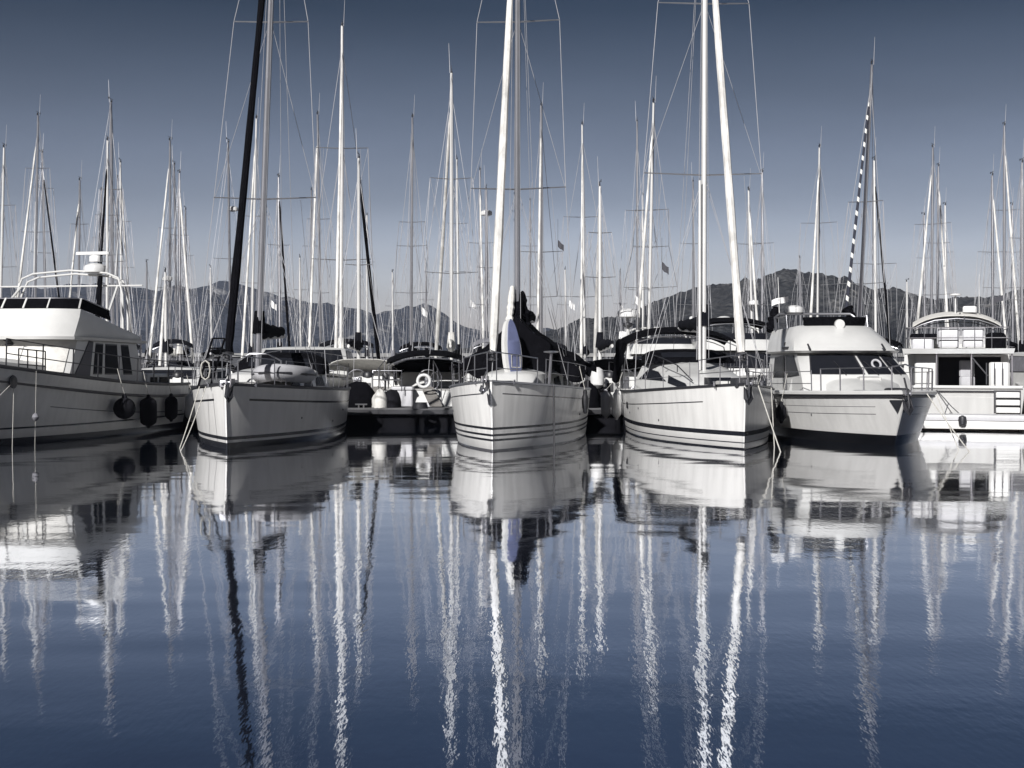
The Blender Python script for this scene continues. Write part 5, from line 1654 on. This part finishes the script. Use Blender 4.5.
# ------------------------------------------------------------------ things on the front pontoon
PZ = .505
def pedestal(px, label):
    d = 39.2
    x = world_x(px, d)
    o = empty('power_pedestal', (x, d, PZ), 0, label, 'power pedestal', 'power pedestals on the pontoon')
    MB().rbox((-.14, -.12, 0), (.14, .12, .86), .03).build('post', 'gel', o)
    MB().lathe([(.02, 0), (.16, .0), (.16, .10), (.12, .15), (.02, .16)], (0, 0, .862), 14).build('lamp_cap', 'trim', o)
    MB().rbox((-.09, -.15, .45), (.09, -.122, .70), .01).build('socket_panel', 'trim', o)
pedestal(368, 'white power pedestal on the pontoon left of the black bimini')
pedestal(610, 'white power pedestal on the pontoon right of the middle sailboat')
pedestal(178, 'white power pedestal behind the trawler stern')
def dock_box(px, d, w, m, label):
    x = world_x(px, d)
    o = empty('dock_box', (x, d, PZ), 0, label, 'dock box')
    MB().rbox((-w, -.3, 0), (w, .3, .48), .03).build('chest', m, o)
    MB().rbox((-w - .03, -.33, .484), (w + .03, .33, .58), .04).build('lid', m, o)
dock_box(403, 40.1, .30, 'gelgrey', 'grey dock box on the pontoon left of the black bimini stern')
dock_box(348, 39.3, .40, 'fcover', 'black dock box on the pontoon beside the black-genoa sailboat stern')
dock_box(596, 38.9, .32, 'fcover', 'black dock box on the pontoon under the white covered outboard')
def tender(px, d, rot, label, m='inflat'):
    o = empty('inflatable_tender', (world_x(px, d), d, PZ), R(rot), label, 'dinghy')
    b = MB()
    b.tube([(-1.1, .5, .28), (.3, .5, .28), (.85, .3, .34), (1.1, 0, .4), (.85, -.3, .34), (.3, -.5, .28), (-1.1, -.5, .28)], [.16, .2, .2, .2, .2, .2, .16], 12)
    b.build('buoyancy_tube', m, o)
    MB().box((-1.0, -.42, .14), (.7, .42, .2)).build('floorboard', 'teak', o)
    MB().box((-1.06, -.42, .12), (-1.0, .42, .55)).build('dinghy_transom', 'trim', o)
    outboard(o, (-1.15, 0, .5), 'fwhite', .9)
def heap(px, d, w, h, m, label, name, cat, seed):
    b = MB()
    rings = []
    for k in range(7):
        u = k / 6
        r = max(.05, 1 - u ** 3) ** .6
        rings.append([(w * r * math.cos(a * .3491) * (1 + .16 * noise.noise((math.cos(a * .3491) * 2, u * 3, seed))), .35 * r * math.sin(a * .3491), h * u * (1 + .2 * noise.noise((math.cos(a * .3491) * 1.5, math.sin(a * .3491), seed + 3)))) for a in range(18)])
    b.loft([[(x_, y_, z_ + .03 * noise.noise((x_ * 9, y_ * 9, z_ * 7 + seed))) for x_, y_, z_ in r_] for r_ in rings[:-1]] + [[(p_[0] * .02, p_[1] * .02, h) for p_ in rings[0]]], caps=True)
    o = b.build(name, m)
    o.location = (world_x(px, d), d, PZ)
    tag(o, label, cat)
heap(356, 38.9, .55, .75, 'black', 'tall dark tarpaulin heap on the pontoon beside the black-genoa sailboat', 'tarpaulin', 'tarpaulin', 1)
heap(380, 38.6, .24, .55, 'whitecan', 'upright white sail bag on the pontoon left of the life ring', 'sail_bag', 'sail bag', 5)
heap(391, 38.8, .30, .52, 'fcover', 'low dark bundle on the pontoon right of the white sail bag', 'bundle', 'bundle', 8)
def gangplank(px0, d0, rz, label):
    o = empty('gangplank', (world_x(px0, d0), d0, PZ), R(rz), label, 'gangplank', 'gangplanks from the pontoon')
    b = MB(); b.add([(-.18, 0, .02), (.18, 0, .02), (.18, 1.7, .52), (-.18, 1.7, .52), (-.18, 0, .06), (.18, 0, .06), (.18, 1.7, .56), (-.18, 1.7, .56)], [(3, 2, 1, 0), (4, 5, 6, 7), (0, 1, 5, 4), (1, 2, 6, 5), (2, 3, 7, 6), (3, 0, 4, 7)])
    b.build('plank', 'teak', o)
    h = MB(); h.tube([(.17, .1, .06), (.17, .1, .9), (.17, 1.6, 1.35), (.17, 1.6, .54)], .014, 6); h.tube([(.17, .85, .3), (.17, .85, 1.12)], .012, 6)
    h.build('handrail', 'steel', o)
gangplank(436, 38.9, 12, 'gangplank with thin handrail beside the middle sailboat, at the life ring boat')
gangplank(366, 39.0, -8, 'gangplank between the dark tarpaulin heap and the white sail bag')
def hose_coil(px, d, label):
    x = world_x(px, d)
    b = MB()
    for k in range(5):
        b.tube([((.22 - .01 * k) * math.cos(a * .5236), (.22 - .01 * k) * math.sin(a * .5236), .02 + .035 * k) for a in range(12)], .018, 6, closed=True)
    o = b.build('hose_coil', 'trim'); o.location = (x, d, PZ)
    tag(o, label, 'hose')
hose_coil(420, 37.6, 'dark coiled hose lying on the pontoon edge left of the middle sailboat')
heap(588, 38.6, .34, .80, 'black', 'dark tarpaulin heap on the pontoon just right of the middle sailboat', 'tarpaulin', 'tarpaulin', 14)
def covered_engine(px, d, label):
    o = empty('outboard_motor', (world_x(px, d), d, 1.1), 0, label, 'outboard motor')
    b = MB()
    b.loft([[(.16 * k * math.cos(w * .5236) * 1.2, .2 * k * math.sin(w * .5236), z) for w in range(12)] for k, z in ((.5, -.05), (1.05, .05), (1.1, .3), (.9, .48), (.3, .56))], caps=True)
    b.build('cowling', 'fwhite', o)
    MB().tube([(0, 0, 0), (0, .02, -.55)], [.09, .05], 8, .6).build('leg', 'trim', o)
    MB().rbox((-.2, .06, -.6), (.2, .16, .02), .02).build('mounting_bracket', 'trim', o)
covered_engine(597, 38.6, 'white cowled outboard motor on its bracket, right of the middle sailboat stern')
